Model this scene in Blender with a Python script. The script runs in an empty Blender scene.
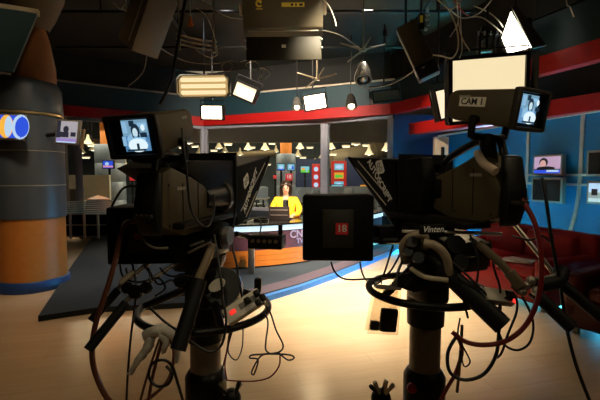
import bpy, bmesh, math, random
from mathutils import Vector, Matrix
random.seed(4)
R = math.radians
C = bpy.context.scene.collection
SC = bpy.context.scene
# ------------------------------------------------------------ camera model
CAMZ, FPX = 1.5, 400.0
PITCH = math.atan(25 / 400)
cp, sp_ = math.cos(PITCH), math.sin(PITCH)
def ray(px, py):
    x, y = (px - 300) / FPX, (200 - py) / FPX
    return Vector((x, cp + y * sp_, -sp_ + y * cp))
def at(px, py, Y):
    r = ray(px, py)
    return Vector((0, 0, CAMZ)) + r * (Y / r.y)
def floor_at(px, py, z=0.0):
    r = ray(px, py)
    return Vector((0, 0, CAMZ)) + r * ((z - CAMZ) / r.z)
def FR(p, yaw=0, pitch=0, roll=0):
    """frame at p: x right, y forward (yaw>0 turns right), z up"""
    return Matrix.Translation(Vector(p)) @ Matrix.Rotation(R(-yaw), 4, 'Z') @ Matrix.Rotation(R(pitch), 4, 'X') @ Matrix.Rotation(R(roll), 4, 'Y')
def on_plane(M, x0, pts):
    Mi = M.inverted(); o = Mi @ Vector((0, 0, CAMZ)); out = []
    for px, py in pts:
        d = Mi.to_3x3() @ ray(px, py)
        t = (x0 - o.x) / d.x
        q = o + d * t
        out.append((q.y, q.z))
    return out
# ------------------------------------------------------------ materials
MATS = {}
def mat(name, col, rough=.5, metal=0, var=.12, scale=14, spec=.5, coat=0):
    if name in MATS: return MATS[name]
    m = bpy.data.materials.new(name); m.use_nodes = True
    nt = m.node_tree; b = nt.nodes['Principled BSDF']
    tc = nt.nodes.new('ShaderNodeTexCoord'); no = nt.nodes.new('ShaderNodeTexNoise')
    no.inputs['Scale'].default_value = scale; no.inputs['Detail'].default_value = 3
    mx = nt.nodes.new('ShaderNodeMix'); mx.data_type = 'RGBA'
    mx.inputs['A'].default_value = (*[c * (1 - var) for c in col], 1)
    mx.inputs['B'].default_value = (*[min(1, c * (1 + var)) for c in col], 1)
    nt.links.new(tc.outputs['Object'], no.inputs['Vector'])
    nt.links.new(no.outputs['Fac'], mx.inputs['Factor'])
    nt.links.new(mx.outputs['Result'], b.inputs['Base Color'])
    b.inputs['Roughness'].default_value = rough; b.inputs['Metallic'].default_value = metal
    b.inputs['Specular IOR Level'].default_value = spec; b.inputs['Coat Weight'].default_value = coat
    MATS[name] = m
    return m
def emi(name, col, s=1.0):
    if name in MATS: return MATS[name]
    m = bpy.data.materials.new(name); m.use_nodes = True
    b = m.node_tree.nodes['Principled BSDF']
    b.inputs['Base Color'].default_value = (*[c * .3 for c in col], 1)
    b.inputs['Roughness'].default_value = .4
    b.inputs['Emission Color'].default_value = (*col, 1); b.inputs['Emission Strength'].default_value = s
    MATS[name] = m
    return m
def glass(name, tint=(.93, .97, .98), refl=.06, rough=.02):
    m = bpy.data.materials.new(name); m.use_nodes = True
    nt = m.node_tree; nt.nodes.remove(nt.nodes['Principled BSDF'])
    out = nt.nodes['Material Output']
    t = nt.nodes.new('ShaderNodeBsdfTransparent'); t.inputs['Color'].default_value = (*tint, 1)
    g = nt.nodes.new('ShaderNodeBsdfGlossy'); g.inputs['Roughness'].default_value = rough
    f = nt.nodes.new('ShaderNodeFresnel'); f.inputs['IOR'].default_value = 1.45
    mx = nt.nodes.new('ShaderNodeMixShader')
    nt.links.new(f.outputs[0], mx.inputs[0]); nt.links.new(t.outputs[0], mx.inputs[1]); nt.links.new(g.outputs[0], mx.inputs[2])
    nt.links.new(mx.outputs[0], out.inputs['Surface'])
    return m
black = mat('black_plastic', (.006, .0056, .0045), .42, spec=.3)
blackm = mat('black_matte', (.005, .005, .005), .8, spec=.2)
rubber = mat('black_rubber', (.005, .005, .005), .6, spec=.3)
blackmetal = mat('black_metal', (.008, .0072, .0055), .4, .2, spec=.3)
camgrey = mat('camera_olive_grey', (.085, .066, .034), .5, spec=.25)
camdark = mat('camera_dark_grey', (.028, .023, .014), .5, spec=.3)
softgrey = mat('fixture_grey_brown', (.075, .058, .030), .55)
steel = mat('worn_steel', (.42, .38, .32), .35, .8)
tubemetal = mat('pedestal_column_metal', (.17, .15, .11), .38, .4)
cream = mat('cream_cable', (.55, .47, .33), .5)
white = mat('white_plastic', (.72, .70, .64), .45)
labelw = mat('pale_label', (.75, .70, .58), .6)
labeld = mat('dull_label', (.30, .27, .22), .6)
inkblack = mat('label_ink', (.01, .01, .01), .6)
redp = mat('red_paint', (.42, .007, .005), .5, spec=.3)
redsticker = mat('red_sticker', (.75, .02, .025), .5)
redcab = mat('red_cable', (.22, .012, .010), .45)
browncab = mat('brown_red_cable', (.16, .055, .03), .4)
blackcab = mat('black_cable', (.006, .006, .006), .45)
greycab = mat('grey_cable', (.22, .22, .17), .5)
teal = mat('teal_paint', (.008, .034, .044), .6)
blackpaint = mat('black_wall_paint', (.010, .009, .007), .85)
alum = mat('aluminium_frame', (.28, .27, .30), .5, spec=.2)
colgrey = mat('column_grey_panel', (.085, .098, .115), .42, .1, scale=5)
orange = mat('orange_paint', (.62, .21, .035), .5)
bluepaint = mat('blue_ring_paint', (.02, .06, .20), .4)
carpet = mat('blue_grey_carpet', (.022, .031, .039), .95, var=.3, scale=90)
carpet2 = mat('purple_grey_carpet', (.09, .06, .075), .95, var=.3, scale=90)
edgeblue = mat('blue_platform_edge', (.02, .17, .50), .35)
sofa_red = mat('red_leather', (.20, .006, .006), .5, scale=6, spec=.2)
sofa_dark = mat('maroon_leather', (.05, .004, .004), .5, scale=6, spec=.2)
tan = mat('tan_panel', (.50, .40, .29), .6)
trimpale = mat('pale_strip', (.50, .47, .43), .45)
yellow = mat('yellow_jacket', (.90, .56, .015), .75, scale=30)
skin = mat('skin', (.62, .36, .25), .5, var=.06)
hairm = mat('dark_hair', (.025, .010, .006), .4, scale=60)
navy = mat('navy_paint', (.010, .022, .075), .6)
duct = mat('duct_metal', (.19, .155, .10), .6, .2)
officegrey = mat('grey_office_fabric', (.24, .26, .27), .85)
yellowlab = mat('yellow_label', (.80, .60, .03), .5)
# ------------------------------------------------------------ mesh builder
class MB:
    def __init__(s): s.bm = bmesh.new(); s.m = 0
    def _add(s, t, M=None):
        if M is not None: bmesh.ops.transform(t, matrix=M, verts=t.verts)
        mp = {v: s.bm.verts.new(v.co) for v in t.verts}
        for f in t.faces:
            try:
                nf = s.bm.faces.new([mp[v] for v in f.verts]); nf.material_index = s.m; nf.smooth = True
            except ValueError: pass
        t.free(); return s
    def box(s, c, size, M=None, bev=0, seg=2):
        t = bmesh.new(); bmesh.ops.create_cube(t, size=1)
        bmesh.ops.scale(t, vec=size, verts=t.verts); bmesh.ops.translate(t, vec=c, verts=t.verts)
        if bev: bmesh.ops.bevel(t, geom=t.edges[:], offset=bev, segments=seg, affect='EDGES', profile=.5)
        return s._add(t, M)
    def prism(s, poly, x0, x1, M=None, bev=0, axis='x'):
        t = bmesh.new()
        def mk(a, q):
            return {'x': (a, q[0], q[1]), 'y': (q[0], a, q[1]), 'z': (q[0], q[1], a)}[axis]
        A = [t.verts.new(mk(x0, q)) for q in poly]; B = [t.verts.new(mk(x1, q)) for q in poly]
        n = len(poly)
        t.faces.new(A); t.faces.new(B[::-1])
        for i in range(n): t.faces.new((A[i], B[i], B[(i + 1) % n], A[(i + 1) % n]))
        bmesh.ops.recalc_face_normals(t, faces=t.faces)
        if bev: bmesh.ops.bevel(t, geom=t.edges[:], offset=bev, segments=2, affect='EDGES', profile=.5)
        return s._add(t, M)
    def ring(s, c, M, r, n): return [s.bm.verts.new(M @ Vector((r * math.cos(2 * math.pi * i / n), r * math.sin(2 * math.pi * i / n), 0)) + c) for i in range(n)]
    def cyl(s, p0, p1, r0, r1=None, n=20, cap=True, M=None):
        p0, p1 = Vector(p0), Vector(p1)
        if M is not None: p0, p1 = M @ p0, M @ p1
        r1 = r0 if r1 is None else r1
        Q = (p1 - p0).to_track_quat('Z', 'Y').to_matrix()
        A = s.ring(p0, Q, r0, n); B = s.ring(p1, Q, r1, n)
        for i in range(n):
            f = s.bm.faces.new((A[i], A[(i + 1) % n], B[(i + 1) % n], B[i])); f.smooth = True; f.material_index = s.m
        if cap:
            for q in (A[::-1], B):
                f = s.bm.faces.new(q); f.material_index = s.m; f.smooth = True
        return s
    def lathe(s, prof, M=None, n=28):
        """prof: (radius, z) list, about local z"""
        M = M or Matrix.Identity(4); prev = None
        for r, z in prof:
            r = max(r, 1e-4)
            cur = [s.bm.verts.new(M @ Vector((r * math.cos(2 * math.pi * i / n), r * math.sin(2 * math.pi * i / n), z))) for i in range(n)]
            if prev:
                for i in range(n):
                    f = s.bm.faces.new((prev[i], prev[(i + 1) % n], cur[(i + 1) % n], cur[i])); f.smooth = True; f.material_index = s.m
            prev = cur
        return s
    def tube(s, pts, r, n=8, closed=False, sub=6, r1=None):
        P = [Vector(p) for p in pts]
        if sub > 1:
            S = []; L = len(P); rng = L if closed else L - 1
            for i in range(rng):
                if closed: a, b, c, d = P[(i - 1) % L], P[i], P[(i + 1) % L], P[(i + 2) % L]
                else: a, b, c, d = P[max(i - 1, 0)], P[i], P[i + 1], P[min(i + 2, L - 1)]
                for k in range(sub):
                    t = k / sub
                    S.append(.5 * ((2 * b) + (c - a) * t + (2 * a - 5 * b + 4 * c - d) * t * t + (3 * b - a - 3 * c + d) * t ** 3))
            if not closed: S.append(P[-1])
            P = S
        L = len(P); rings = []; up = None
        for i in range(L):
            if closed: tg = (P[(i + 1) % L] - P[(i - 1) % L])
            else: tg = P[min(i + 1, L - 1)] - P[max(i - 1, 0)]
            if tg.length < 1e-9: tg = Vector((0, 0, 1))
            tg.normalize()
            if up is None: up = tg.orthogonal().normalized()
            up = (up - tg * up.dot(tg)); up = up.normalized() if up.length > 1e-6 else tg.orthogonal().normalized()
            sd = tg.cross(up)
            rr = r if r1 is None else r + (r1 - r) * i / (L - 1)
            rings.append([s.bm.verts.new(P[i] + (up * math.cos(2 * math.pi * k / n) + sd * math.sin(2 * math.pi * k / n)) * rr) for k in range(n)])
        for i in range(L if closed else L - 1):
            A, B = rings[i], rings[(i + 1) % L]
            for k in range(n):
                f = s.bm.faces.new((A[k], A[(k + 1) % n], B[(k + 1) % n], B[k])); f.smooth = True; f.material_index = s.m
        if not closed:
            for q in (rings[0][::-1], rings[-1]):
                f = s.bm.faces.new(q); f.material_index = s.m
        return s
    def sph(s, c, rad, M=None, n=16):
        t = bmesh.new(); bmesh.ops.create_uvsphere(t, u_segments=n, v_segments=n // 2 + 2, radius=1)
        bmesh.ops.scale(t, vec=rad if hasattr(rad, '__len__') else (rad,) * 3, verts=t.verts); bmesh.ops.translate(t, vec=c, verts=t.verts)
        return s._add(t, M)
    def quad(s, vs):
        f = s.bm.faces.new([s.bm.verts.new(v) for v in vs]); f.material_index = s.m; return s
    def build(s, name, mats, parent=None, base=False):
        if not isinstance(mats, (list, tuple)): mats = [mats]
        bmesh.ops.recalc_face_normals(s.bm, faces=s.bm.faces)
        vs = s.bm.verts
        lo = Vector([min(v.co[i] for v in vs) for i in range(3)]); hi = Vector([max(v.co[i] for v in vs) for i in range(3)])
        c = (lo + hi) / 2
        if base: c.z = lo.z
        bmesh.ops.translate(s.bm, vec=-c, verts=s.bm.verts)
        me = bpy.data.meshes.new(name); s.bm.to_mesh(me); s.bm.free()
        for m in mats: me.materials.append(m)
        me.set_sharp_from_angle(angle=R(38))
        o = bpy.data.objects.new(name, me); C.objects.link(o)
        link(o, c, parent)
        return o
def world_loc(o):
    v = Vector(o.location); p = o.parent
    while p: v = v + p.location; p = p.parent
    return v
def link(o, wl, parent):
    o.location = wl
    if parent is not None:
        o.parent = parent; o.location = Vector(wl) - world_loc(parent)
def tag(o, label, cat, group=None, kind=None):
    o['label'] = label; o['category'] = cat
    if group: o['group'] = group
    if kind: o['kind'] = kind
    return o
def thing(name, label, cat, loc, group=None):
    o = bpy.data.objects.new(name, None); o.empty_display_size = .1; C.objects.link(o); o.location = Vector(loc)
    return tag(o, label, cat, group)
def struct(o): o['kind'] = 'structure'; return o
def part(name, m, parent, label=None, **k):
    pass
def dup(o, off, label=None, parent=None):
    c = o.copy(); C.objects.link(c)
    if parent is None:
        c.location = o.location + Vector(off)
        if label: c['label'] = label
    else: c.parent = parent
    for ch in o.children: dup(ch, off, None, c)
    return c
def text(body, size, M, m, parent, name='lettering', ext=.0006, align='CENTER', shear=0, bold=0):
    cu = bpy.data.curves.new(name, 'FONT'); cu.body = body; cu.size = size; cu.extrude = ext
    cu.align_x = align; cu.align_y = 'CENTER'; cu.shear = shear; cu.offset = bold
    t = bpy.data.objects.new(name, cu); C.objects.link(t)
    dg = bpy.context.evaluated_depsgraph_get(); dg.update()
    me = bpy.data.meshes.new_from_object(t.evaluated_get(dg))
    bpy.data.objects.remove(t)
    # font lies in xy; put it in local xz facing -y
    me.transform(M @ Matrix.Rotation(R(90), 4, 'X'))
    c = sum((v.co for v in me.vertices), Vector()) / max(1, len(me.vertices))
    me.transform(Matrix.Translation(-c)); me.materials.clear(); me.materials.append(m); me.name = name
    o = bpy.data.objects.new(name, me); C.objects.link(o); link(o, c, parent)
    return o
def picture(name, M, w, h, shapes, parent, back):
    """a flat screen image facing local -y; shapes in unit square"""
    b = MB(); ml = [back]; k = 0
    b.quad([M @ Vector((x * w, 0, z * h)) for x, z in ((-.5, -.5), (.5, -.5), (.5, .5), (-.5, .5))])
    for sh in shapes:
        k += 1; d = -.0008 * k; m = sh[-1]
        if m not in ml: ml.append(m)
        b.m = ml.index(m)
        if sh[0] == 'r': ps = ((sh[1], sh[2]), (sh[3], sh[2]), (sh[3], sh[4]), (sh[1], sh[4]))
        else: ps = [(sh[1] + sh[3] * math.cos(a * math.pi / 8), sh[2] + sh[4] * math.sin(a * math.pi / 8)) for a in range(16)]
        b.quad([M @ Vector(((x - .5) * w, d, (z - .5) * h)) for x, z in ps])
    return b.build(name, ml, parent)
def arealight(name, M, w, h, power, col, spread=180):
    l = bpy.data.lights.new(name, 'AREA'); l.shape = 'RECTANGLE'; l.size = w; l.size_y = h; l.energy = power; l.color = col
    l.spread = R(spread)
    o = bpy.data.objects.new(name, l); C.objects.link(o)
    o.matrix_world = M @ Matrix.Rotation(R(90), 4, 'X')      # shines along local -y
    return o
def spotlight(name, p, tgt, power, col, ang=60, blend=.6, rad=.15):
    l = bpy.data.lights.new(name, 'SPOT'); l.energy = power; l.color = col; l.spot_size = R(ang); l.spot_blend = blend; l.shadow_soft_size = rad
    o = bpy.data.objects.new(name, l); C.objects.link(o); o.location = p
    o.rotation_euler = (Vector(tgt) - Vector(p)).to_track_quat('-Z', 'Y').to_euler()
    return o
# ------------------------------------------------------------ camera
cam = bpy.data.cameras.new('camera'); cam.sensor_width = 36; cam.lens = FPX / 600 * 36; cam.clip_start = .02
co = bpy.data.objects.new('camera', cam); C.objects.link(co); co.location = (0, 0, CAMZ); co.rotation_euler = (R(90) - PITCH, 0, 0)
SC.camera = co
SC.view_settings.view_transform = 'Standard'; SC.view_settings.look = 'None'; SC.view_settings.gamma = 1; SC.view_settings.exposure = 0
SC.view_settings.use_curve_mapping = False
w = bpy.data.worlds.new('world'); SC.world = w; w.use_nodes = True
w.node_tree.nodes['Background'].inputs[0].default_value = (.9, .75, .5, 1); w.node_tree.nodes['Background'].inputs[1].default_value = .004
# ------------------------------------------------------------ setting
def wood_floor():
    m = bpy.data.materials.new('maple_laminate'); m.use_nodes = True
    nt = m.node_tree; b = nt.nodes['Principled BSDF']; N = nt.nodes.new; Lk = nt.links.new
    tc = N('ShaderNodeTexCoord'); mp = N('ShaderNodeMapping'); mp.inputs['Rotation'].default_value = (0, 0, R(-14))
    Lk(tc.outputs['Object'], mp.inputs['Vector'])
    br = N('ShaderNodeTexBrick'); br.inputs['Scale'].default_value = 1; br.inputs['Brick Width'].default_value = 1.3
    br.inputs['Row Height'].default_value = .19; br.inputs['Mortar Size'].default_value = .003
    br.inputs['Color1'].default_value = (.69, .49, .29, 1); br.inputs['Color2'].default_value = (.64, .445, .255, 1); br.inputs['Mortar'].default_value = (.58, .41, .24, 1)
    Lk(mp.outputs[0], br.inputs['Vector'])
    ms = N('ShaderNodeMapping'); ms.inputs['Scale'].default_value = (1.2, 16, 1); Lk(mp.outputs[0], ms.inputs['Vector'])
    no = N('ShaderNodeTexNoise'); no.inputs['Scale'].default_value = 2.2; no.inputs['Detail'].default_value = 5; Lk(ms.outputs[0], no.inputs['Vector'])
    mx = N('ShaderNodeMix'); mx.data_type = 'RGBA'; mx.blend_type = 'MULTIPLY'; mx.inputs['Factor'].default_value = .35
    cr = N('ShaderNodeValToRGB'); cr.color_ramp.elements[0].color = (.82, .76, .70, 1); cr.color_ramp.elements[1].color = (1, 1, 1, 1)
    cr.color_ramp.elements[0].position = .3; cr.color_ramp.elements[1].position = .65
    Lk(no.outputs['Fac'], cr.inputs['Fac']); Lk(br.outputs['Color'], mx.inputs['A']); Lk(cr.outputs['Color'], mx.inputs['B'])
    Lk(mx.outputs['Result'], b.inputs['Base Color'])
    b.inputs['Roughness'].default_value = .2; b.inputs['Specular IOR Level'].default_value = .5
    return m
b = MB(); b.box((0, 5.5, -.05), (13, 15, .1)); struct(b.build('floor', wood_floor()))
b = MB(); b.box((0, 17.6, -.05), (34, 9.2 * 2 - 9.2, .1)); 
struct(b.build('floor_newsroom', mat('newsroom_carpet', (.06, .07, .075), .9, var=.3)))
b = MB(); b.box((0, 4.5, 4.35), (13, 13, .1)); struct(b.build('ceiling', mat('black_brown_ceiling', (.030, .023, .013), .8, var=.25, scale=3)))
b = MB(); b.box((0, 16.5, 4.65), (34, 12, .1)); struct(b.build('ceiling_newsroom', mat('newsroom_ceiling', (.16, .13, .09), .9, var=.4, scale=1)))
b = MB(); b.box((0, 22.2, 2.3), (34, .1, 4.7)); struct(b.build('wall_newsroom_back', mat('newsroom_wall', (.05, .07, .085), .8, var=.3, scale=1)))
b = MB(); b.box((-6.4, 4.5, 2.15), (.1, 13, 4.4)); struct(b.build('wall_left', blackpaint))
b = MB(); b.box((0, -2.0, 2.15), (13, .1, 4.4)); struct(b.build('wall_rear', blackpaint))

def wall_seg(name, a, bb, z0, z1, th, m, parent=None, bev=0):
    a, bb = Vector((*a, 0)), Vector((*bb, 0)); d = bb - a
    M = Matrix.Translation((a + bb) / 2) @ Matrix.Rotation(math.atan2(d.y, d.x), 4, 'Z')
    q = MB(); q.box((0, 0, (z0 + z1) / 2), (d.length, th, z1 - z0), M, bev)
    return q.build(name, m, parent)
# glass wall corners (left end, far corner, right corner)
WL, WC, WR = (-5.25, 9.45), (-2.67, 11.25), (2.10, 9.15)
WM = tuple(at(325, 150, 10.08)[:2]); WN = tuple(at(72, 170, 9.5)[:2])
FAS = [(-6.3, 8.6), WL, WC, WR, (2.68, 7.94), (3.3, 5.6), (3.75, 4.4), (4.1, 3.4)]
def poly_strip(name, pts, z0, z1, th, m, off=0):
    q = MB()
    for i in range(len(pts) - 1):
        a, c = Vector((*pts[i], 0)), Vector((*pts[i + 1], 0)); d = c - a
        M = Matrix.Translation((a + c) / 2 + Vector((0, off, 0))) @ Matrix.Rotation(math.atan2(d.y, d.x), 4, 'Z')
        q.box((0, 0, (z0 + z1) / 2), (d.length + th * .5, th, z1 - z0), M)
    return struct(q.build(name, m))
poly_strip('trim_1', FAS, 2.86, 3.10, .16, redp)                     # red fascia
poly_strip('trim_2', FAS, 3.101, 3.62, .12, teal, .05)               # teal bulkhead above it
poly_strip('trim_3', FAS[:4], 3.62, 3.66, .16, tan, .03)
poly_strip('wall_back_upper', FAS, 3.66, 4.3, .1, blackpaint, .12)
gl = glass('studio_window_glass')
def window(name, a, c, posts, z0=.55, z1=2.85):
    a, c = Vector((*a, 0)), Vector((*c, 0)); d = c - a; L = d.length
    M = Matrix.Translation(a) @ Matrix.Rotation(math.atan2(d.y, d.x), 4, 'Z')
    t = bpy.data.objects.new(name, None); C.objects.link(t); t.location = (a + c) / 2; struct(t)
    q = MB(); q.box((L / 2, 0, (z0 + z1) / 2), (L - .06, .012, z1 - z0 - .06), M); q.build('pane', gl, t)
    q = MB(); q.box((L / 2, 0, z1 - .04), (L, .1, .08), M, .006); q.box((L / 2, 0, z0 + .04), (L, .1, .08), M, .006)
    for x in (.035, L - .035): q.box((x, 0, (z0 + z1) / 2), (posts, .12, z1 - z0 - .16), M, .006)
    q.build('window_frame', alum, t)
    return t
window('window_1', WL, WC, .14); window('window_2', WC, WM, .13); window('window_3', WM, WR, .13)
for i, (a, c) in enumerate(((WL, WC), (WC, WM), (WM, WR))):
    struct(wall_seg('wall_back_%d' % (i + 1), a, c, 0, .55, .12, mat('low_wall_dark', (.02, .025, .03), .7)))
b = MB(); b.box((-.6, 12.35, 2.85), (7.4, .12, .72)); struct(b.build('trim_22', mat('newsroom_bulkhead', (.38, .42, .42), .6)))
struct(wall_seg('wall_back_right', WR, (3.4, 9.35), 0, 2.86, .12, navy))
# blue set wall: sweeps forward at the foot
def blue_wall():
    m = mat('blue_set_panel', (.006, .20, .47), .5, var=.04, scale=3)
    prof = [(.0, 2.36), (0, 1.5), (.02, 1.2), (.06, .95), (.13, .72), (.24, .5), (.24, .0), (-.06, .0), (-.06, 2.36)]
    A, B_ = Vector((3.17, 9.1, 0)), Vector((4.62, 3.55, 0)); d = (B_ - A); L = d.length
    M = Matrix.Translation(A) @ Matrix.Rotation(math.atan2(d.y, d.x), 4, 'Z')
    # local x along, y = left of direction (away from room), so flip offsets
    q = MB(); q.prism([(-y, z) for y, z in prof], 0, L, M)
    w_ = struct(q.build('wall_right', m))
    k = 0
    for px, in ((444,), (527,), (580.5,)):
        # find s where the strip stands (by photo column at z=1.9)
        best = min((i * .01 for i in range(int(L * 100))), key=lambda s_: abs(300 + 400 * (M @ Vector((s_, 0, 0))).x / (M @ Vector((s_, 0, 0))).y - px))
        q = MB()
        for i in range(5):
            (y0, z0), (y1, z1) = prof[i], prof[i + 1]
            a, c = Vector((best, -y0 - .012, z0)), Vector((best, -y1 - .012, z1)); mid = (a + c) / 2
            q.box((0, 0, 0), (.055, .02, (a - c).length + .004), M @ Matrix.Translation(mid) @ Matrix.Rotation(math.atan2(-(y1 - y0), -(z0 - z1)) + math.pi if False else -math.atan2((y1 - y0), (z0 - z1)), 4, 'X'))
        struct(q.build('trim_%d' % (4 + k), trimpale)); k += 1
    q = MB(); q.box((L / 2, -.025, 1.50), (L, .03, .035), M); q.box((L / 2, -.025, 1.36), (L, .03, .035), M); struct(q.build('trim_7', trimpale))
    q = MB(); q.box((L / 2, -.02, 2.375), (L, .1, .03), M); struct(q.build('trim_8', trimpale))
    return M, L
BW, BL = blue_wall()
struct(wall_seg('trim_9', (2.46, 8.7), (4.55, 4.62), 2.37, 2.60, .3, redp))
q = MB(); q.box((BL / 2, .1, 3.3), (BL, .1, 2.0), BW); struct(q.build('wall_right_upper', blackpaint))
# foot light of the blue wall
t = thing('led_strip', 'blue light strip lying along the foot of the blue wall behind the red sofa', 'light strip', BW @ Vector((BL / 2, -.42, 0)))
q = MB(); q.box((BL / 2, -.42, .05), (BL - .4, .08, .08), BW); q.build('housing', blackmetal, t)
q = MB(); q.box((BL / 2, -.42, .094), (BL - .5, .05, .006), BW); q.build('diffuser', emi('blue_led', (.2, .6, 1), 2), t)
# ------------------------------------------------------------ platform and carpet
outl = [floor_at(38, 316, .06)[:2], floor_at(100, 307, .06)[:2], floor_at(180, 303, .06)[:2], floor_at(262, 297, .06)[:2], floor_at(300, 286, .06)[:2], floor_at(340, 272, .06)[:2],
        floor_at(372, 259, .06)[:2], floor_at(400, 248, .06)[:2], (2.3, 8.9), (1.9, 9.05), (-2.6, 11.0), (-4.9, 9.4), floor_at(74, 262, .06)[:2]]
q = MB(); q.prism(outl, .001, .06, axis='z')
struct(q.build('floor_platform', carpet))
def strip_along(pts, z, w_, h):
    q = MB()
    for i in range(len(pts) - 1):
        a, c = Vector((*pts[i], z)), Vector((*pts[i + 1], z)); d = c - a
        M = Matrix.Translation((a + c) / 2) @ Matrix.Rotation(math.atan2(d.y, d.x), 4, 'Z')
        q.box((0, 0, 0), (d.length + .02, w_, h), M)
    return q
st = outl[3:8]
struct(strip_along(st, .033, .07, .066).build('trim_10', edgeblue))
struct(strip_along([(x - .10, y + .20) for x, y in st], .0625, .26, .006).build('trim_11', carpet2))
# ------------------------------------------------------------ news desk
deskf = [(-1.95, 6.25), (-1.6, 6.05), (-1.2, 6.02), (-.6, 6.16), (0, 6.47), (.6, 6.95), (1.15, 7.55), (1.6, 8.2), (1.75, 8.5)]
def spl(pts, sub=5):
    P = [Vector((*p, 0)) for p in pts]; S = []
    for i in range(len(P) - 1):
        a, b_, c, d = P[max(i - 1, 0)], P[i], P[i + 1], P[min(i + 2, len(P) - 1)]
        for k in range(sub):
            t_ = k / sub
            S.append(.5 * ((2 * b_) + (c - a) * t_ + (2 * a - 5 * b_ + 4 * c - d) * t_ * t_ + (3 * b_ - a - 3 * c + d) * t_ ** 3))
    S.append(P[-1]); return S
DF = spl(deskf)
def offs(P, o):
    out = []
    for i, p in enumerate(P):
        d = (P[min(i + 1, len(P) - 1)] - P[max(i - 1, 0)]).normalized(); out.append(p + Vector((-d.y, d.x, 0)) * o)
    return out
def desk_band(name, z0, z1, o0, o1, m, parent):
    A, B_ = offs(DF, o0), offs(DF, o1)
    q = MB(); q.prism([(p.x, p.y) for p in A] + [(p.x, p.y) for p in B_[::-1]], z0, z1, axis='z'); return q.build(name, m, parent)
desk = thing('news_desk', 'curved news desk with orange slatted front and black top on the carpeted platform', 'desk', (0, 6.8, .06))
desk_band('countertop', .715, .745, -.05, .72, mat('black_gloss_top', (.010, .009, .008), .18), desk)
desk_band('light_strip', .63, .714, -.02, .02, emi('desk_strip_light', (.62, .85, 1), .95), desk)
desk_band('graphic_panel', .335, .629, 0, .04, mat('purple_graphic', (.085, .03, .045), .35, var=.6, scale=7), desk)
for k in range(3): desk_band('slat', .085 + k * .084, .085 + k * .084 + .079, -.008, .03, mat('desk_orange', (.60, .155, .014), .45), desk)
desk_band('plinth', .06, .085, .04, .1, blackm, desk)
desk_band('back_panel', .085, .70, .62, .66, blackm, desk)
q = MB(); pp = floor_at(252, 272, .06); q.box((pp.x, pp.y - .06, .34), (.09, .09, .56), None, .006); q.build('post', steel, desk)
for (px, s_, bod, z) in ((301, .17, 'CNN', .545), (303, .11, 'TV', .43)):
    p = min(DF, key=lambda v: abs(v.x / v.y * 400 + 300 - px)); i = DF.index(p); d = DF[i + 1] - DF[i - 1]
    ya = -math.degrees(math.atan2(d.y, d.x))
    text(bod, s_, FR((p.x, p.y - .012, z), ya), mat('desk_letters', (.34, .26, .42), .4), desk, ext=.003, bold=.003)
p = min(DF, key=lambda v: abs(v.x / v.y * 400 + 300 - 262)); i = DF.index(p); d = DF[i + 1] - DF[i - 1]
MM = FR((p.x, p.y - .012, .5), -math.degrees(math.atan2(d.y, d.x)))
q = MB(); q.cyl((0, 0, 0), (0, -.006, 0), .10, n=24, M=MM); q.cyl((.2, 0, .02), (.2, -.006, .02), .07, n=24, M=MM); q.build('round_emblem', mat('emblem_lilac', (.22, .14, .22), .4), desk)
# laptop
Lp = at(281, 214, 6.95); Lp.z = .746
t = thing('laptop', 'dark open laptop on the news desk in front of the presenter', 'laptop', Lp)
ML = FR(Lp, 8)
q = MB(); q.box((0, 0, .012), (.36, .25, .022), ML, .005); q.build('base', mat('laptop_grey', (.05, .05, .055), .4), t)
q = MB(); q.box((0, -.14, .125), (.36, .014, .24), ML @ Matrix.Translation((0, -.0, 0)) @ Matrix.Rotation(R(10), 4, 'X'), .005)
q.build('lid', mat('laptop_lid', (.045, .030, .028), .35), t)
q = MB(); q.box((0, -.151, .19), (.30, .002, .02), ML @ Matrix.Rotation(R(10), 4, 'X')); q.box((0, -.151, .10), (.30, .002, .015), ML @ Matrix.Rotation(R(10), 4, 'X')); q.build('lid_stripe', mat('lid_stripe', (.28, .22, .20), .4), t)
Ph = at(261, 216, 6.5); Ph.z = .746
q = MB(); q.box((0, 0, .02), (.2, .16, .04), FR(Ph, 20), .012); q.box((0, .03, .05), (.18, .05, .03), FR(Ph, 20), .012)
tag(q.build('desk_telephone', black), 'black desk telephone on the news desk left of the laptop', 'telephone')
q = MB(); q.box((0, 0, .006), (.24, .18, .012), FR((Ph.x - .12, Ph.y + .3, .746), 12))
tag(q.build('paper_stack', white), 'white papers lying on the desk behind the black telephone', 'papers')
# presenter ------------------------------------------------------------------
def skinned(name, verts, edges, radii, m, parent, root=0, sub=2):
    me = bpy.data.meshes.new(name); me.from_pydata([Vector(v) for v in verts], edges, [])
    o = bpy.data.objects.new(name, me); C.objects.link(o)
    o.modifiers.new('skin', 'SKIN'); sd = o.modifiers.new('sub', 'SUBSURF'); sd.levels = sub; sd.render_levels = sub
    for i, r_ in enumerate(radii):
        sv = me.skin_vertices[0].data[i]; sv.radius = r_ if hasattr(r_, '__len__') else (r_, r_); sv.use_root = (i == root)
    dg = bpy.context.evaluated_depsgraph_get(); dg.update()
    nm = bpy.data.meshes.new_from_object(o.evaluated_get(dg)); bpy.data.objects.remove(o)
    nm.name = name; nm.materials.clear(); nm.materials.append(m)
    for p_ in nm.polygons: p_.use_smooth = True
    c = Vector(parent.location)
    nm.transform(Matrix.Translation(-c))
    o = bpy.data.objects.new(name, nm); C.objects.link(o); link(o, c, parent)
    return o
PX, PY = -.26, 7.42
per = thing('person', 'seated presenter in a yellow jacket looking down behind the news desk', 'person', (PX, PY, .06))
def pv(x, y, z): return (PX + x, PY + y, z)
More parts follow.
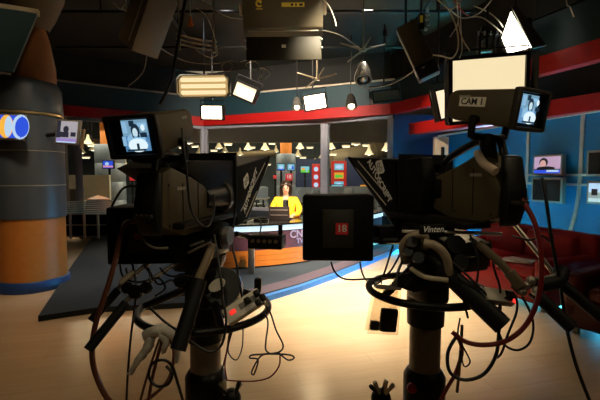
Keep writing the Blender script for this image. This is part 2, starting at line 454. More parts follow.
bv = [pv(0, .02, .58), pv(0, 0, .80), pv(0, -.03, 1.0), pv(0, -.03, 1.09), pv(0, -.045, 1.15), pv(0, -.075, 1.20), pv(0, -.075, 1.265), pv(0, -.055, 1.32)]
br = [(.16, .11), (.14, .10), (.13, .09), (.06, .055), .042, (.062, .075), (.074, .088), (.06, .07)]
be = [(i, i + 1) for i in range(7)]
for s_ in (-1, 1):
    k = len(bv)
    bv += [pv(s_ * .165, -.02, 1.03), pv(s_ * .24, -.06, .88), pv(s_ * .21, -.26, .80), pv(s_ * .13, -.39, .785)]
    br += [.055, .045, .036, .028]
    be += [(2, k), (k, k + 1), (k + 1, k + 2), (k + 2, k + 3)]
    # hand: palm + five fingers resting on the desk
    hx, hy, hz = bv[k + 3][0], bv[k + 3][1], bv[k + 3][2]
    n = len(bv); bv.append((hx - s_ * .02, hy - .055, hz - .008)); br.append((.034, .014)); be.append((k + 3, n))
    for f in range(5):
        a = (-.036 + f * .018) if f < 4 else s_ * .045 * -1
        m_ = len(bv); ln = (.05, .06, .056, .044, .03)[f]
        if f < 4: bv += [(hx - s_ * .02 + a, hy - .095, hz - .006), (hx - s_ * .02 + a * 1.1, hy - .095 - ln * .6, hz - .016), (hx - s_ * .02 + a * 1.1, hy - .095 - ln, hz - .026)]
        else: bv += [(hx - s_ * .05, hy - .04, hz - .012), (hx - s_ * .065, hy - .065, hz - .018), (hx - s_ * .07, hy - .085, hz - .022)]
        br += [.0095, .0085, .007]; be += [(n, m_), (m_, m_ + 1), (m_ + 1, m_ + 2)]
    k = len(bv); bv += [pv(s_ * .1, -.02, .56), pv(s_ * .12, -.42, .56), pv(s_ * .12, -.40, .14), pv(s_ * .12, -.52, .10)]
    br += [.085, .06, .04, .03]; be += [(0, k), (k, k + 1), (k + 1, k + 2), (k + 2, k + 3)]
body = skinned('body', bv, be, br, skin, per)
# jacket follows the body
jv = [pv(0, .02, .60), pv(0, 0, .82), pv(0, -.03, 1.0), pv(0, -.03, 1.11)]; jr = [(.19, .14), (.175, .125), (.18, .13), (.085, .08)]; je = [(0, 1), (1, 2), (2, 3)]
for s_ in (-1, 1):
    k = len(jv); jv += [pv(s_ * .18, -.02, 1.045), pv(s_ * .25, -.06, .88), pv(s_ * .22, -.26, .80), pv(s_ * .15, -.36, .79)]
    jr += [.07, .062, .052, .045]; je += [(2, k), (k, k + 1), (k + 1, k + 2), (k + 2, k + 3)]
skinned('jacket', jv, je, jr, yellow, per)
tv, tr_, te = [pv(0, .02, .60), pv(0, .02, .55)], [(.18, .13), (.17, .13)], [(0, 1)]
for s_ in (-1, 1):
    k = len(tv); tv += [pv(s_ * .1, -.04, .555), pv(s_ * .125, -.42, .56), pv(s_ * .12, -.40, .16)]; tr_ += [.098, .075, .055]; te += [(1, k), (k, k + 1), (k + 1, k + 2)]
skinned('trousers', tv, te, tr_, mat('dark_trousers', (.02, .02, .025), .8), per)
q = MB()
for s_ in (-1, 1): q.sph(pv(s_ * .12, -.47, .10), (.045, .12, .04))
q.build('shoes', black, per)
hd = FR(pv(0, -.065, 1.265), 0, 12)
q = MB(); q.sph((0, .045, .035), (.094, .098, .10), hd, 20)
for s_ in (-1, 1): q.sph((s_ * .088, .03, -.05), (.034, .06, .12), hd); q.sph((s_ * .04, -.052, .082), (.055, .035, .026), hd @ Matrix.Rotation(R(s_ * 20), 4, 'Y'))
q.sph((0, .075, -.06), (.085, .05, .10), hd); q.build('hair', hairm, per)
q = MB(); q.sph((0, -.094, -.012), (.012, .02, .02), hd); q.build('nose', skin, per)
q = MB()
for s_ in (-1, 1): q.sph((s_ * .032, -.078, .012), (.014, .01, .007), hd)
q.build('eyes', mat('eye_dark', (.02, .015, .012), .2), per)
q = MB(); q.sph((0, -.082, -.045), (.024, .01, .007), hd); q.build('lips', mat('lips', (.35, .06, .05), .4), per)
q = MB()
for s_ in (-1, 1): q.box((s_ * .033, -.082, .032), (.034, .008, .006), hd, .002)
q.build('eyebrows', hairm, per)
q = MB(); q.box((0, -.125, .97), (.10, .03, .16), Matrix.Translation((PX, PY, 0)) @ Matrix.Identity(4), .02); q.build('blouse', mat('dark_blouse', (.015, .013, .014), .7), per)
q = MB(); q.cyl(pv(.05, -.17, .75), pv(.03, -.16, 1.0), .008); q.sph(pv(.03, -.16, 1.02), (.025, .025, .035)); q.cyl(pv(.05, -.17, .746), pv(.05, -.17, .76), .05)
tag(q.build('desk_microphone', black), 'small black microphone standing on the news desk before the presenter', 'microphone')
def office_chair(name, label, x, y, yaw, z0, m, group=None, h=1.0, high=True):
    t = thing(name, label, 'chair', (x, y, z0), group); M = FR((x, y, z0), yaw)
    q = MB(); q.box((0, 0, .46), (.48, .46, .09), M, .03); q.build('seat', m, t)
    q = MB(); q.prism([(-.2, .5), (.2, .5), (.22, .7), (.2, h), (.14, h + .06), (-.14, h + .06), (-.2, h), (-.22, .7)], .22, .29, M, .015, axis='y'); q.build('backrest', m, t)
    q = MB(); q.cyl((0, 0, .09), (0, 0, .42), .03, M=M); q.box((0, .26, .5), (.06, .04, .3), M); q.build('stem', blackm, t)
    q = MB()
    for k in range(5):
        a = k * 2 * math.pi / 5; e = (.27 * math.cos(a), .27 * math.sin(a), .07); q.cyl((0, 0, .1), e, .022, .016, 8, M=M); q.sph((e[0], e[1], .03), .03, M, 8)
    q.build('base', blackm, t)
    for s_ in (-1, 1):
        q = MB(); q.box((s_ * .27, -.02, .66), (.05, .26, .03), M, .01); q.box((s_ * .26, .02, .56), (.03, .04, .2), M); q.build('armrest', blackm, t)
    return t
office_chair('presenter_chair', 'bright red high-backed chair carrying the presenter in yellow', PX + .02, PY + .08, 4, .06, redp, h=.92)
q = MB(); 
# ------------------------------------------------------------ big column at the left
cx, cy = (30 - 300) / 400 * 5.35, 5.35
col = thing('round_column', 'big round column with grey metal drum and orange foot left of the platform', 'column', (cx, cy, 0))
MC = Matrix.Translation((cx, cy, 0))
q = MB(); q.lathe([(.0, 0), (.435, 0), (.435, .12), (.42, .14), (.40, .14)], MC, 48); q.build('base_ring', bluepaint, col)
q = MB(); q.lathe([(.40, .14), (.40, .94)], MC, 48); q.build('orange_foot', orange, col)
for z0, z1 in ((.94, 1.36), (1.375, 1.80), (1.815, 2.25)):
    q = MB(); q.lathe([(.36, z0), (.413, z0), (.418, z0 + .006), (.418, z1 - .006), (.413, z1), (.36, z1)], MC, 48); q.build('drum_panel', colgrey, col)
for zb in (1.3675, 1.8075): q = MB(); q.lathe([(.40, zb - .0075), (.420, zb - .006), (.420, zb + .006), (.40, zb + .0075)], MC, 48); q.build('steel_band', mat('bright_band', (.6, .56, .48), .3, .5), col)
q = MB(); q.lathe([(.41, 2.262), (.42, 2.266), (.42, 2.29), (.41, 2.295)], MC, 48); q.build('gold_band', mat('brass_band', (.6, .45, .2), .35, .7), col)
q = MB(); q.lathe([(.37, 1.34), (.37, 2.27)], MC, 48); q.build('core', steel, col)
q = MB(); q.lathe([(.36, 2.3), (.413, 2.3), (.418, 2.32), (.41, 2.62), (.36, 2.70), (.25, 2.74), (.1, 2.74)], MC, 48); q.build('drum_panel', colgrey, col)
q = MB(); q.lathe([(.25, 2.70), (.25, 2.9), (.19, 3.25), (.15, 3.4)], MC @ Matrix.Translation((.12, 0, 0)), 36); q.build('orange_neck', mat('orange_paint_dimmed', (.24, .085, .018), .7), col)  # neck orange darkened in the colour itself, standing in for weaker light up there
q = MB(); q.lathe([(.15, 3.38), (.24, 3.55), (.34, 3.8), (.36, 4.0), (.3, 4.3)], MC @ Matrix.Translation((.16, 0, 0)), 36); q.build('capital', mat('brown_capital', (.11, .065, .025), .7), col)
# left bulkhead with pale edge
TA = Matrix.Translation((-4.6, 4.2, 0)) @ Matrix.Rotation(math.atan2(.75, 1.46), 4, 'Z'); q = MB(); q.prism([(0, 2.66), (1.36, 2.72), (1.62, 3.42), (0, 3.42)], -.04, .04, TA, axis='y'); struct(q.build('trim_12', mat('teal_soffit', (.012, .05, .065), .6)))
struct(wall_seg('trim_13', (-4.6, 4.2), (-3.14, 4.95), 3.42, 3.47, .12, mat('pale_edge_trim', (.6, .5, .34), .5)))
# ---- screens
E = emi
sb, sy, sw = E('scr_blue', (.03, .09, .75), .9), E('scr_amber', (1, .5, .06), .9), E('scr_pale', (.55, .75, 1), .8)
def tv(name, label, p, yaw, w_, h, shapes, back, pitch=0, roll=0, frame=None, group=None, th=.05, arm=None, bz=.022):
    frame = frame or mat('tv_frame', (.20, .17, .13), .4, .2)
    t = thing(name, label, 'screen', p, group); M = FR(p, yaw, pitch, roll)
    q = MB(); q.box((0, th / 2, 0), (w_ + 2 * bz, th, h + 2 * bz), M, .006); q.build('casing', frame, t)
    picture('display', M @ Matrix.Translation((0, -.002, 0)), w_, h, shapes, t, back)
    if arm:
        q = MB(); q.cyl(M @ Vector((0, th, 0)), arm, .025, n=10); q.build('mount_arm', blackmetal, t)
    return t
tv('wall_monitor', 'small screen with blue and amber graphics fixed to the grey column', at(8.5, 126.5, 4.80), 4, .345, .27,
   [('r', .0, .0, .45, 1, sb), ('e', .42, .5, .26, .52, sy), ('e', .50, .5, .14, .46, sw), ('e', .95, .5, .32, .55, sw), ('e', 1.0, .5, .25, .45, sb), ('r', .97, 0, 1, 1, sb)], sb, pitch=-4, roll=3, arm=(cx, 5.0, at(9, 126, 4.9).z))
g1, g2, g3 = E('scr_grey', (.42, .40, .44), .8), E('scr_dark', (.03, .03, .05), .6), E('scr_violet', (.30, .22, .55), .9)
tv('hanging_monitor', 'small screen showing a seated figure on a bracket right of the grey column', at(67, 132, 4.95), 8, .275, .265,
   [('r', 0, .22, .18, 1, g2), ('e', .45, .62, .14, .16, g2), ('r', .18, .25, .6, .5, g2), ('r', 0, .06, 1, .2, g3), ('r', .7, .3, .95, .5, g2), ('r', .05, .0, .95, .05, sw)], g1, pitch=-5, roll=4, arm=(cx + .3, 5.2, at(67, 134, 4.95).z))
# pale stick by the hanging monitor
q = MB(); q.box((0, 0, 0), (.04, .03, .28), FR(at(82.5, 139, 5.7), 0, 0, 8), .004); q.box((-.06, 0, 0), (.12, .02, .03), FR(at(82.5, 139, 5.7), 0, 0, 8))
tag(q.build('screen_bracket', mat('pale_wood', (.55, .38, .2), .5)), 'thin pale edge plate hanging right of the bracketed screen', 'bracket')
# left railing shelf
A, B_ = at(70, 236, 8.9), at(107, 234, 8.9)
t = thing('display_rack', 'low black rack with pale uprights beneath the left window', 'rack', (A.x + .4, 8.9, .06))
q = MB(); q.box(((A.x + B_.x) / 2 - .1, 9.1, .36), (1.3, .03, .52)); q.build('back_panel', blackm, t)
for k in range(4): q = MB(); q.box((A.x + .02 + k * .31, 8.9, .36), (.04, .05, .56), None, .004); q.build('upright', mat('rack_post', (.62, .52, .45), .5), t)
for z in (.12, .38, .62): q = MB(); q.box(((A.x + B_.x) / 2 - .1, 8.92, z), (1.3, .03, .025)); q.build('rail', steel, t)
q = MB()
for k in range(7): q.box((0, 0, k * .05), (1.0, .01, .03), FR((-4.98, 9.46, .58), -34.9))
t2 = q.build('slatted_blind', mat('blind_slats', (.8, .82, .7), .6)); tag(t2, 'pale horizontal slats across the foot of the left window', 'blind')
# ------------------------------------------------------------ newsroom beyond the glass
warmlamp = emi('pendant_glow', (1, .86, .58), 3)
lampcone = mat('pendant_shade', (.5, .45, .33), .5)
proto = None
spots = [(219, 146, 17), (265, 147, 15), (240, 153, 19), (262, 156, 20), (298, 154, 18), (248, 147, 16), (231, 157, 20), (331, 146, 15), (315, 163, 20), (322, 156, 19),
         (356, 142, 14), (349, 152, 19), (369, 152, 15), (386, 148, 15), (380, 156, 19), (189, 141, 16), (199, 152, 19), (183, 154, 19), (276, 150, 20), (88, 141, 15), (93, 148, 17), (82, 151, 18), (125, 165, 16), (340, 157, 20), (362, 158, 20), (225, 150, 20), (300, 146, 16)]
for i, (px, py, D) in enumerate(spots):
    p = at(px, py, D)
    o = thing('pendant_lamp', 'pale conical pendant lamp hanging from the newsroom ceiling behind the glass', 'ceiling lamp', p, 'newsroom pendant lamps')
    M = Matrix.Translation(p)
    q = MB(); q.lathe([(.18, -.1), (.10, .02), (.055, .10), (.04, .24), (.0, .25)], M, 18); q.build('lamp_shade', lampcone, o)
    q = MB(); q.lathe([(.0, -.09), (.155, -.09)], M, 18); q.lathe([(.0, -.13), (.05, -.12), (.07, -.09)], M, 12); q.build('bulb', warmlamp, o)
    q = MB(); q.cyl(p + Vector((0, 0, .24)), (p.x, p.y, 4.62), .012, n=6); q.build('rod', blackmetal, o)
strips = [(214, 151, 18), (228, 145, 16), (252, 148, 18), (258, 160, 20), (272, 144, 17), (303, 158, 19), (248, 156, 20), (235, 164, 19), (310, 148, 18), (333, 155, 17), (346, 147, 16), (352, 160, 19), (366, 146, 17), (383, 160, 18), (376, 140, 15), (341, 139, 15), (195, 147, 17), (182, 148, 18), (128, 158, 17), (86, 158, 17), (92, 146, 15), (78, 144, 16), (120, 162, 18), (222, 160, 20), (268, 165, 20), (300, 165, 20)]
for i, (px, py, D) in enumerate(strips):
    p = at(px, py, D); o = thing('strip_light', 'small bright strip light hung under the newsroom ceiling behind the glass', 'ceiling light', p, 'newsroom strip lights'); yw = random.uniform(-40, 40); M = FR(p, yw)
    q = MB(); q.box((0, 0, .04), (.32, .14, .06), M, .01); q.build('housing', lampcone, o)
    q = MB(); q.box((0, -.0, -.0), (.28, .09, .03), M, .01); q.build('tube', warmlamp, o)
    q = MB(); q.cyl(p + Vector((0, 0, .06)), (p.x, p.y, 4.62), .01, n=6); q.build('rod', blackmetal, o)
for (pa, pb, D, r_, lab) in (((205, 157), (275, 153), 18.5, .16, 'long pale ventilation duct crossing the newsroom left of the orange-topped column'),
                             ((330, 160), (398, 146), 17.5, .38, 'wide pale ventilation duct above the red newsroom picture panel'),
                             ((70, 140), (130, 150), 19, .25, 'ventilation duct in the newsroom behind the left window')):
    q = MB(); a, c = at(*pa, D), at(*pb, D + 1.5); q.cyl(a, c, r_, n=20)
    for k in range(1, 5): q.cyl(a.lerp(c, k / 5), a.lerp(c, k / 5 + .015), r_ * 1.06, n=20)
    o = tag(q.build('ventilation_duct', duct), lab, 'duct')
def newscol(px, D, rpx, ytop, yb, label, lx=None):
    X = (px - 300) / 400 * D; r_ = rpx / 400 * D; t = thing('newsroom_column', label, 'column', (X, D, 0)); M = Matrix.Translation((X, D, 0))
    zt = at(px, ytop, D).z
    for k in range(4):
        q = MB(); q.lathe([(r_ * .97, zt * k / 4), (r_, zt * k / 4 + .02), (r_, zt * (k + 1) / 4 - .02), (r_ * .97, zt * (k + 1) / 4)], M, 32); q.build('drum_panel', mat('newsroom_column_grey', (.23, .27, .32), .4, .3), t)
    q = MB(); q.lathe([(r_ * .6, zt), (r_ * .6, zt + .8), (r_ * 1.3, 4.6)], M, 28); q.build('orange_neck', orange, t)
    return M, r_
newscol(286, 15, 9.5, 154, 0, 'grey round column with orange neck and small screens behind the presenter')
newscol(111, 14, 14, 145, 0, 'grey round column with one small screen behind the left window')
sg, so, scy, sred, spk = E('scr_green', (.12, .55, .06), .9), E('scr_orange', (.9, .35, .03), .9), E('scr_cyan', (.2, .55, .7), .8), E('scr_red', (.75, .03, .03), .8), E('scr_pink', (.9, .35, .5), .8)
def wall_tv(px, py, wp, hp, D, label, shapes, back, yaw=0, support=True):
    p = at(px, py, D); o = tv('newsroom_screen', label, p, yaw, wp / 400 * D, hp / 400 * D, shapes, back, frame=blackm, th=.1)
    if support:
        q = MB(); q.cyl((p.x, p.y + .1, p.z), (p.x, p.y + .1, 0), .04, n=8); q.build('stand', blackm, o)
wall_tv(281, 167, 7, 6, 14.2, 'left one of two small blue screens on the column behind the presenter', [('e', .5, .5, .3, .3, sw), ('r', 0, 0, 1, .2, sb)], scy)
wall_tv(291, 167, 7, 6, 14.2, 'right one of two small blue screens on the column behind the presenter', [('e', .4, .55, .25, .3, sw), ('r', .6, .1, .9, .6, sb)], scy)
wall_tv(305, 169.5, 8.5, 6, 17, 'green and blue screen on the dark newsroom wall right of the presenter', [('r', 0, 0, 1, .45, sg), ('e', .3, .6, .2, .2, so), ('r', .6, .1, .8, .5, scy)], scy)
wall_tv(108, 164.5, 10, 7, 13, 'small screen on the newsroom column behind the left window', [('r', 0, .1, 1, .35, spk), ('e', .4, .6, .2, .25, sw)], sb)
def redsign(px, py, s_, D, label, txt):
    p = at(px, py, D); L_ = s_ / 400 * D; t = thing('red_sign', label, 'sign', p); M = FR(p)
    q = MB(); q.box((0, .03, 0), (L_, .06, L_), M, .005); q.build('board', emi('sign_red', (.7, .03, .03), .7), t)
    q = MB(); q.cyl((p.x, p.y + .03, p.z), (p.x, p.y + .03, 0), .03, n=8); q.build('stand', blackm, t)
    if txt: text(txt, L_ * .7, M @ Matrix.Translation((0, -.004, 0)), emi('sign_text', (1, .7, .7), .8), t, ext=.002)
redsign(289, 177, 7, 13.8, 'red square sign reading 18 just above the presenter', '18')
redsign(275, 177, 3.4, 14, 'narrow red sign left of the presenter on the newsroom column', '')
redsign(132, 178, 5, 13.5, 'small red sign in the newsroom left of the left studio camera', '')
def board(px, py, wp, hp, D, label, pics):
    p = at(px, py, D); t = thing('picture_panel', label, 'panel', (p.x, p.y, 0)); W_, H_ = wp / 400 * D, hp / 400 * D
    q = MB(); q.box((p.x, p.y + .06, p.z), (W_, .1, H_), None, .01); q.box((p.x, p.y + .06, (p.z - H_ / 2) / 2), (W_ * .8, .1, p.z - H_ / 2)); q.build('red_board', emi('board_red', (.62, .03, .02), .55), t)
    for (v, hh, shapes, back) in pics: picture('picture', FR((p.x, p.y - .004, p.z + v * H_)), W_ * .62, H_ * hh, shapes, t, back)
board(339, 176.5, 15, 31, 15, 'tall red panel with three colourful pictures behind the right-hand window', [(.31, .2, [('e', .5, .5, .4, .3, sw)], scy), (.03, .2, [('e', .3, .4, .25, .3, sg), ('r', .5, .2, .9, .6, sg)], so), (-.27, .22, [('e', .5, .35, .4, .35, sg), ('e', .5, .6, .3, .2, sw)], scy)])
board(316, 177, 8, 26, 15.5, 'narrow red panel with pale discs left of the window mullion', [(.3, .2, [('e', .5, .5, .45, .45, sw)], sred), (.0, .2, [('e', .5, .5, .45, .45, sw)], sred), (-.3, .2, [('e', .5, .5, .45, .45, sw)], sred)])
q = MB(); p = at(301, 178, 17.8); q.box((p.x, p.y, 1.1), (1.9, .1, 2.2)); tag(q.build('partition', navy), 'dark blue partition behind the red signs and the presenter', 'partition')
q = MB(); p = at(356, 178, 16.2); q.box((p.x, p.y, 1.1), (.9, .1, 2.2)); tag(q.build('partition', navy), 'dark blue partition right of the tall red picture panel', 'partition')
q = MB(); p = at(372, 178, 16.4); q.box((p.x, p.y, .95), (.25, .1, 1.9)); tag(q.build('partition', mat('ochre_panel', (.5, .36, .1), .6)), 'narrow ochre partition beside the dark blue one behind the right window', 'partition')
# ticker
t = thing('led_ticker', 'red lit dot ticker board in the newsroom behind the left camera', 'ticker', at(188, 165, 13.5))
M = FR(at(188, 165, 13.5))
q = MB(); q.box((0, .05, 0), (1.75, .08, .3), M); q.cyl((0, .05, 0), (0, .05, -at(188, 165, 13.5).z), .04, n=8, M=M); q.build('board', blackm, t)
q = MB()
for k in range(40):
    if random.random() < .85: q.box((-.82 + k * .042, 0, random.uniform(-.04, .04)), (.028, .01, random.uniform(.06, .18)), M)
q.build('lit_segments', emi('ticker_red', (1, .05, .03), 1.6), t)
# desks and chairs
def workdesk(px, D, label):
    X = (px - 300) / 400 * D; t = thing('office_desk', label, 'desk', (X, D, 0))
    q = MB(); q.box((X, D, .73), (1.7, .8, .04), None, .008); q.build('top', mat('office_top', (.35, .30, .22), .5), t)
    for s_ in (-1, 1): q = MB(); q.box((X + s_ * .78, D, .355), (.05, .7, .71)); q.build('side_panel', officegrey, t)
    q = MB(); q.box((X, D - .3, .75 + .18), (1.7, .03, .36)); q.build('screen_panel', officegrey, t)
for px, D, lab in ((243, 13.2, 'office desk in the newsroom left of the presenter'), (308, 13.0, 'office desk in the newsroom right of the presenter'), (352, 14.2, 'office desk in the newsroom behind the right-hand window'), (393, 12.6, 'office desk at the right end of the newsroom windows'), (60, 11.6, 'office desk in the newsroom behind the left window')):
    workdesk(px, D, lab)
for i, (px, D, lab) in enumerate(((249, 12.2, 'grey office chair just left of the presenter behind the glass'), (258, 14.2, 'grey office chair farther back, left of the presenter'), (308, 12.0, 'grey office chair right of the presenter behind the glass'), (323, 11.4, 'grey office chair behind the window mullion'), (343, 12.9, 'grey office chair below the tall red picture panel'), (361, 12.6, 'grey office chair behind the right-hand window'), (376, 11.0, 'grey office chair at the right end of the windows'))):
    office_chair('office_chair', lab, (px - 300) / 400 * D, D, random.uniform(-60, 60), 0, officegrey, 'newsroom chairs', h=1.02)
for px, D, lab, scr in ((337, 14.1, 'small desk monitor below the tall red panel', scy), (246, 13.2, 'small desk monitor left of the presenter in the newsroom', scy), (366, 14.1, 'small desk monitor behind the right-hand window', so)):
    X = (px - 300) / 400 * D; p = Vector((X, D, 1.02)); o = tv('desk_monitor', lab, p, 10, .4, .26, [('r', 0, 0, 1, .2, sb)], scr, frame=blackm); 
    q = MB(); q.box((X, D + .03, .88), (.05, .04, .24)); q.cyl((X, D + .03, .751), (X, D + .03, .766), .1); q.build('stand', blackm, o)
q = MB(); p = at(98, 193, 11.0); q.lathe([(.0, 0), (.32, 0), (.36, .5), (.28, .85), (.0, .95)], Matrix.Translation((p.x, p.y, 0)), 24); tag(q.build('orange_pouf', orange), 'rounded orange seat in the newsroom behind the left window slats', 'seat')
q = MB(); p = at(90, 184, 12.9); q.box((p.x, p.y, .75), (1.3, .1, 1.5)); tag(q.build('partition', mat('cream_partition', (.5, .5, .42), .7)), 'pale partition behind the orange seat at the left window', 'partition')
# ------------------------------------------------------------ blue wall monitors
def on_blue(px, py, off=-.135):
    # point on the blue wall's upper face
    Mi = BW.inverted(); o = Mi @ Vector((0, 0, CAMZ)); d = Mi.to_3x3() @ ray(px, py); t_ = (off - o.y) / d.y; return BW @ (o + d * t_)
byaw = -math.degrees(math.atan2((BW.to_3x3() @ Vector((1, 0, 0))).y, (BW.to_3x3() @ Vector((1, 0, 0))).x))
skyn, hairE, suit = E('scr_face', (.75, .42, .38), .8), E('scr_black', (.01, .01, .015), .5), E('scr_rose', (.52, .34, .50), .9)
def btv(px, py, wp, hp, label, shapes, back):
    off_ = -.135 if py < 180 else -.2; p = on_blue(px, py, off_); D = p.y; fx = abs((BW.to_3x3() @ Vector((1, 0, 0))).x)
    # true width from projected width along the slanting wall
    a, c = on_blue(px - wp / 2, py, off_), on_blue(px + wp / 2, py, off_); W_ = (a - c).length
    M = FR(p, byaw); o = tv('set_monitor', label, M.translation, byaw, W_, hp / 400 * D, shapes, back, frame=mat('silver_bezel', (.30, .27, .24), .4, .3), th=.07, bz=.03)
    q = MB(); q.box((0, .095, 0), (.2, .05, .2), M); q.build('wall_bracket', blackmetal, o)
off = mat('screen_off', (.006, .006, .007), .25)
btv(547, 165, 26, 16.5, 'lit monitor on the blue wall showing a dark-haired face', [('r', .75, .25, 1, 1, suit), ('e', .37, .66, .17, .28, hairE), ('e', .35, .56, .12, .24, skyn), ('e', .46, .3, .36, .12, hairE), ('r', .0, .2, 1, .26, hairE), ('r', 0, 0, 1, .2, sb), ('r', .5, .08, .95, .2, sw)], suit)
btv(546, 190, 27.5, 21, 'dark monitor directly below the lit face on the blue wall', [], off)
btv(604, 163, 32, 22, 'dark monitor at the right edge of the picture, upper of two', [], off)
btv(604, 193, 32, 19, 'lit monitor at the right edge of the picture showing a bright street', [('r', 0, .55, 1, 1, sw), ('r', 0, .2, .5, .5, E('scr_street', (.35, .42, .40), .7)), ('r', .1, .35, .3, .7, hairE), ('r', .5, .1, .9, .3, hairE), ('e', .6, .45, .2, .12, sw)], E('scr_mist', (.55, .68, .68), .8))
# tan pier left of the blue wall
p = at(440, 180, 8.3); q = MB(); q.box((p.x, p.y, 1.14), (.28, .14, 2.28), None, .01); t = q.build('pier', tan); struct(t); t.name = 'trim_14'
q = MB(); q.box((p.x + .01, p.y - .09, 1.9), (.07, .04, .34), None, .015); q.cyl((p.x + .01, p.y - .09, 1.7), (p.x + .01, p.y - .07, 1.3), .012, n=8)
tag(q.build('wall_handset', blackm), 'slim dark handset hanging on the pale pier left of the blue wall', 'handset')
# ------------------------------------------------------------ sofas
def sofa(name, label, p, yaw, W_, Dp, H_, m, cushions):
    t = thing(name, label, 'sofa' if cushions > 1 else 'armchair', p); M = FR(p, yaw)
    q = MB(); q.box((0, 0, .2), (W_, Dp, .26), M, .04); q.build('base', m, t)
    for k in range(cushions):
        cw = (W_ - .36) / cushions; q = MB(); q.box((-(W_ - .36) / 2 + cw * (k + .5), -.08, .39), (cw - .01, Dp - .26, .15), M, .05, 3); q.build('seat_cushion', m, t)
        q = MB(); q.box((-(W_ - .36) / 2 + cw * (k + .5), Dp / 2 - .2, .62), (cw - .01, .17, .4), M @ Matrix.Rotation(R(-5), 4, 'X'), .06, 3); q.build('back_cushion', m, t)
    for s_ in (-1, 1): q = MB(); q.box((s_ * (W_ / 2 - .09), -.02, .36), (.18, Dp - .04, .46), M, .06, 3); q.build('armrest', m, t)
    q = MB(); q.box((0, Dp / 2 - .07, .5), (W_, .15, .66), M, .05, 3); q.build('backrest', m, t)
    for sx in (-1, 1):
        for sy_ in (-1, 1): q = MB(); q.cyl((sx * (W_ / 2 - .1), sy_ * (Dp / 2 - .1), 0), (sx * (W_ / 2 - .1), sy_ * (Dp / 2 - .1), .08), .03, n=10, M=M); q.build('leg', steel, t)
sofa('sofa', 'long red leather sofa standing in front of the blue wall', (2.75, 5.15, 0), 72, 1.75, .85, .85, sofa_red, 2)
sofa('armchair', 'small red armchair behind the tan hose of the right camera', (2.5, 7.15, 0), 25, .9, .8, .85, mat('bright_red_leather', (.42, .012, .01), .5, scale=6, spec=.2), 1)
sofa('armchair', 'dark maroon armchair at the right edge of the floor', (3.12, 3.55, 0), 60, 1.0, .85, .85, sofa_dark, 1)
q = MB(); q.box((0, 0, 0), (.34, .22, .012), FR((2.62, 4.75, .474), 40)); q.box((.03, .02, .012), (.3, .2, .012), FR((2.62, 4.75, .474), 52)); tag(q.build('newspaper', mat('newsprint', (.5, .42, .36), .8)), 'folded pale newspaper lying on the seat of the long red sofa', 'newspaper')
# ------------------------------------------------------------ ceiling rig
warm = (1, .74, .40)
lampw = emi('lamp_white', (1, .90, .68), 9)
lampy = emi('tube_glow', (1, .80, .46), 1.0)
panely = emi('panel_warm', (1, .83, .50), .92)
panelw = emi('panel_cream', (1, .85, .58), 1.05)
for k, (x0, y0, x1, y1) in enumerate(((-5, 4.6, 4, 4.6), (-5, 6.6, 4, 6.6), (-5, 8.4, 4, 8.4), (-2.2, 1, -2.2, 9), (.2, 1, .2, 9), (2.0, 1, 2.0, 9))):
    q = MB(); z = 4.12 + (.05 if k > 2 else 0); q.cyl((x0, y0, z), (x1, y1, z), .025, n=10)
    for f in (.2, .8): c = Vector((x0, y0, z)).lerp(Vector((x1, y1, z)), f); q.cyl(c, (c.x, c.y, 4.32), .012, n=8)
    struct(q.build('trim_%d' % (15 + k), blackmetal))
def hanger(p, top=4.3): 
    return p
def panel_lamp(name, label, px, py, wp, hp, D, yaw, pitch, roll, glow, depth=.12, power=0, bz=.03, col=warm, cat='studio light', tubes=0, housing=None, barn=False):
    p = at(px, py, D); W_, H_ = wp / 400 * D, hp / 400 * D; M = FR(p, yaw, pitch, roll); housing = housing or blackmetal
    t = thing(name, label, cat, p)
    q = MB(); q.box((0, depth / 2 + .012, 0), (W_ + 2 * bz, depth, H_ + 2 * bz), M, .012)
    for a, b_, c, d in ((-W_ / 2 - bz / 2, 0, bz, H_ + 2 * bz), (W_ / 2 + bz / 2, 0, bz, H_ + 2 * bz), (0, H_ / 2 + bz / 2, W_, bz), (0, -H_ / 2 - bz / 2, W_, bz)): q.box((a, -.008, b_), (c, .05, d), M)
    q.build('housing', housing, t)
    q = MB(); q.box((0, .005, 0), (W_, .008, H_), M); q.build('diffuser', glow, t)
    q = MB(); s_ = W_ / 2 + bz + .02
    q.tube([M @ Vector((-s_, depth / 2, 0)), M @ Vector((-s_, depth / 2, H_ / 2 + .12)), M @ Vector((s_, depth / 2, H_ / 2 + .12)), M @ Vector((s_, depth / 2, 0))], .012, sub=1); q.build('yoke', blackmetal, t)
    q = MB(); c = M @ Vector((0, depth / 2, H_ / 2 + .12)); q.cyl(c, (c.x, c.y, 4.3), .016, n=8); q.cyl((c.x, c.y, 4.08), (c.x, c.y, 4.2), .04, n=10); q.build('hanging_rod', blackmetal, t)
    if barn:
        for s_ in (-1, 1): q = MB(); q.box((s_ * (W_ / 2 + bz + .04), -.07, 0), (.006, .16, H_), M @ Matrix.Identity(4)); q.build('barn_door', blackm, t)
    if power: arealight('light_' + name, M @ Matrix.Translation((0, -.03, 0)), W_ * .95, H_ * .95, power, col)
    return t, M, W_, H_
panel_lamp('studio_light', 'bright white square studio light hanging above the left window mullion', 212, 112.5, 20, 12, 8.3, 4, 8, 1, lampw, power=14, cat='studio light')
panel_lamp('studio_light', 'bright white square studio light above the middle of the windows', 315, 102, 20, 13, 7.8, -3, 8, -10, lampw, power=14)
panel_lamp('studio_light', 'small warm glowing light right of the three-tube fixture', 245, 92, 21, 13, 7.3, 8, 10, 24, panelw)
panel_lamp('studio_light', 'large square softlight with cream diffuser above the label of the right camera', 488, 89, 70, 58, 5.0, 2, 8, -4, panely, bz=.045, barn=True)
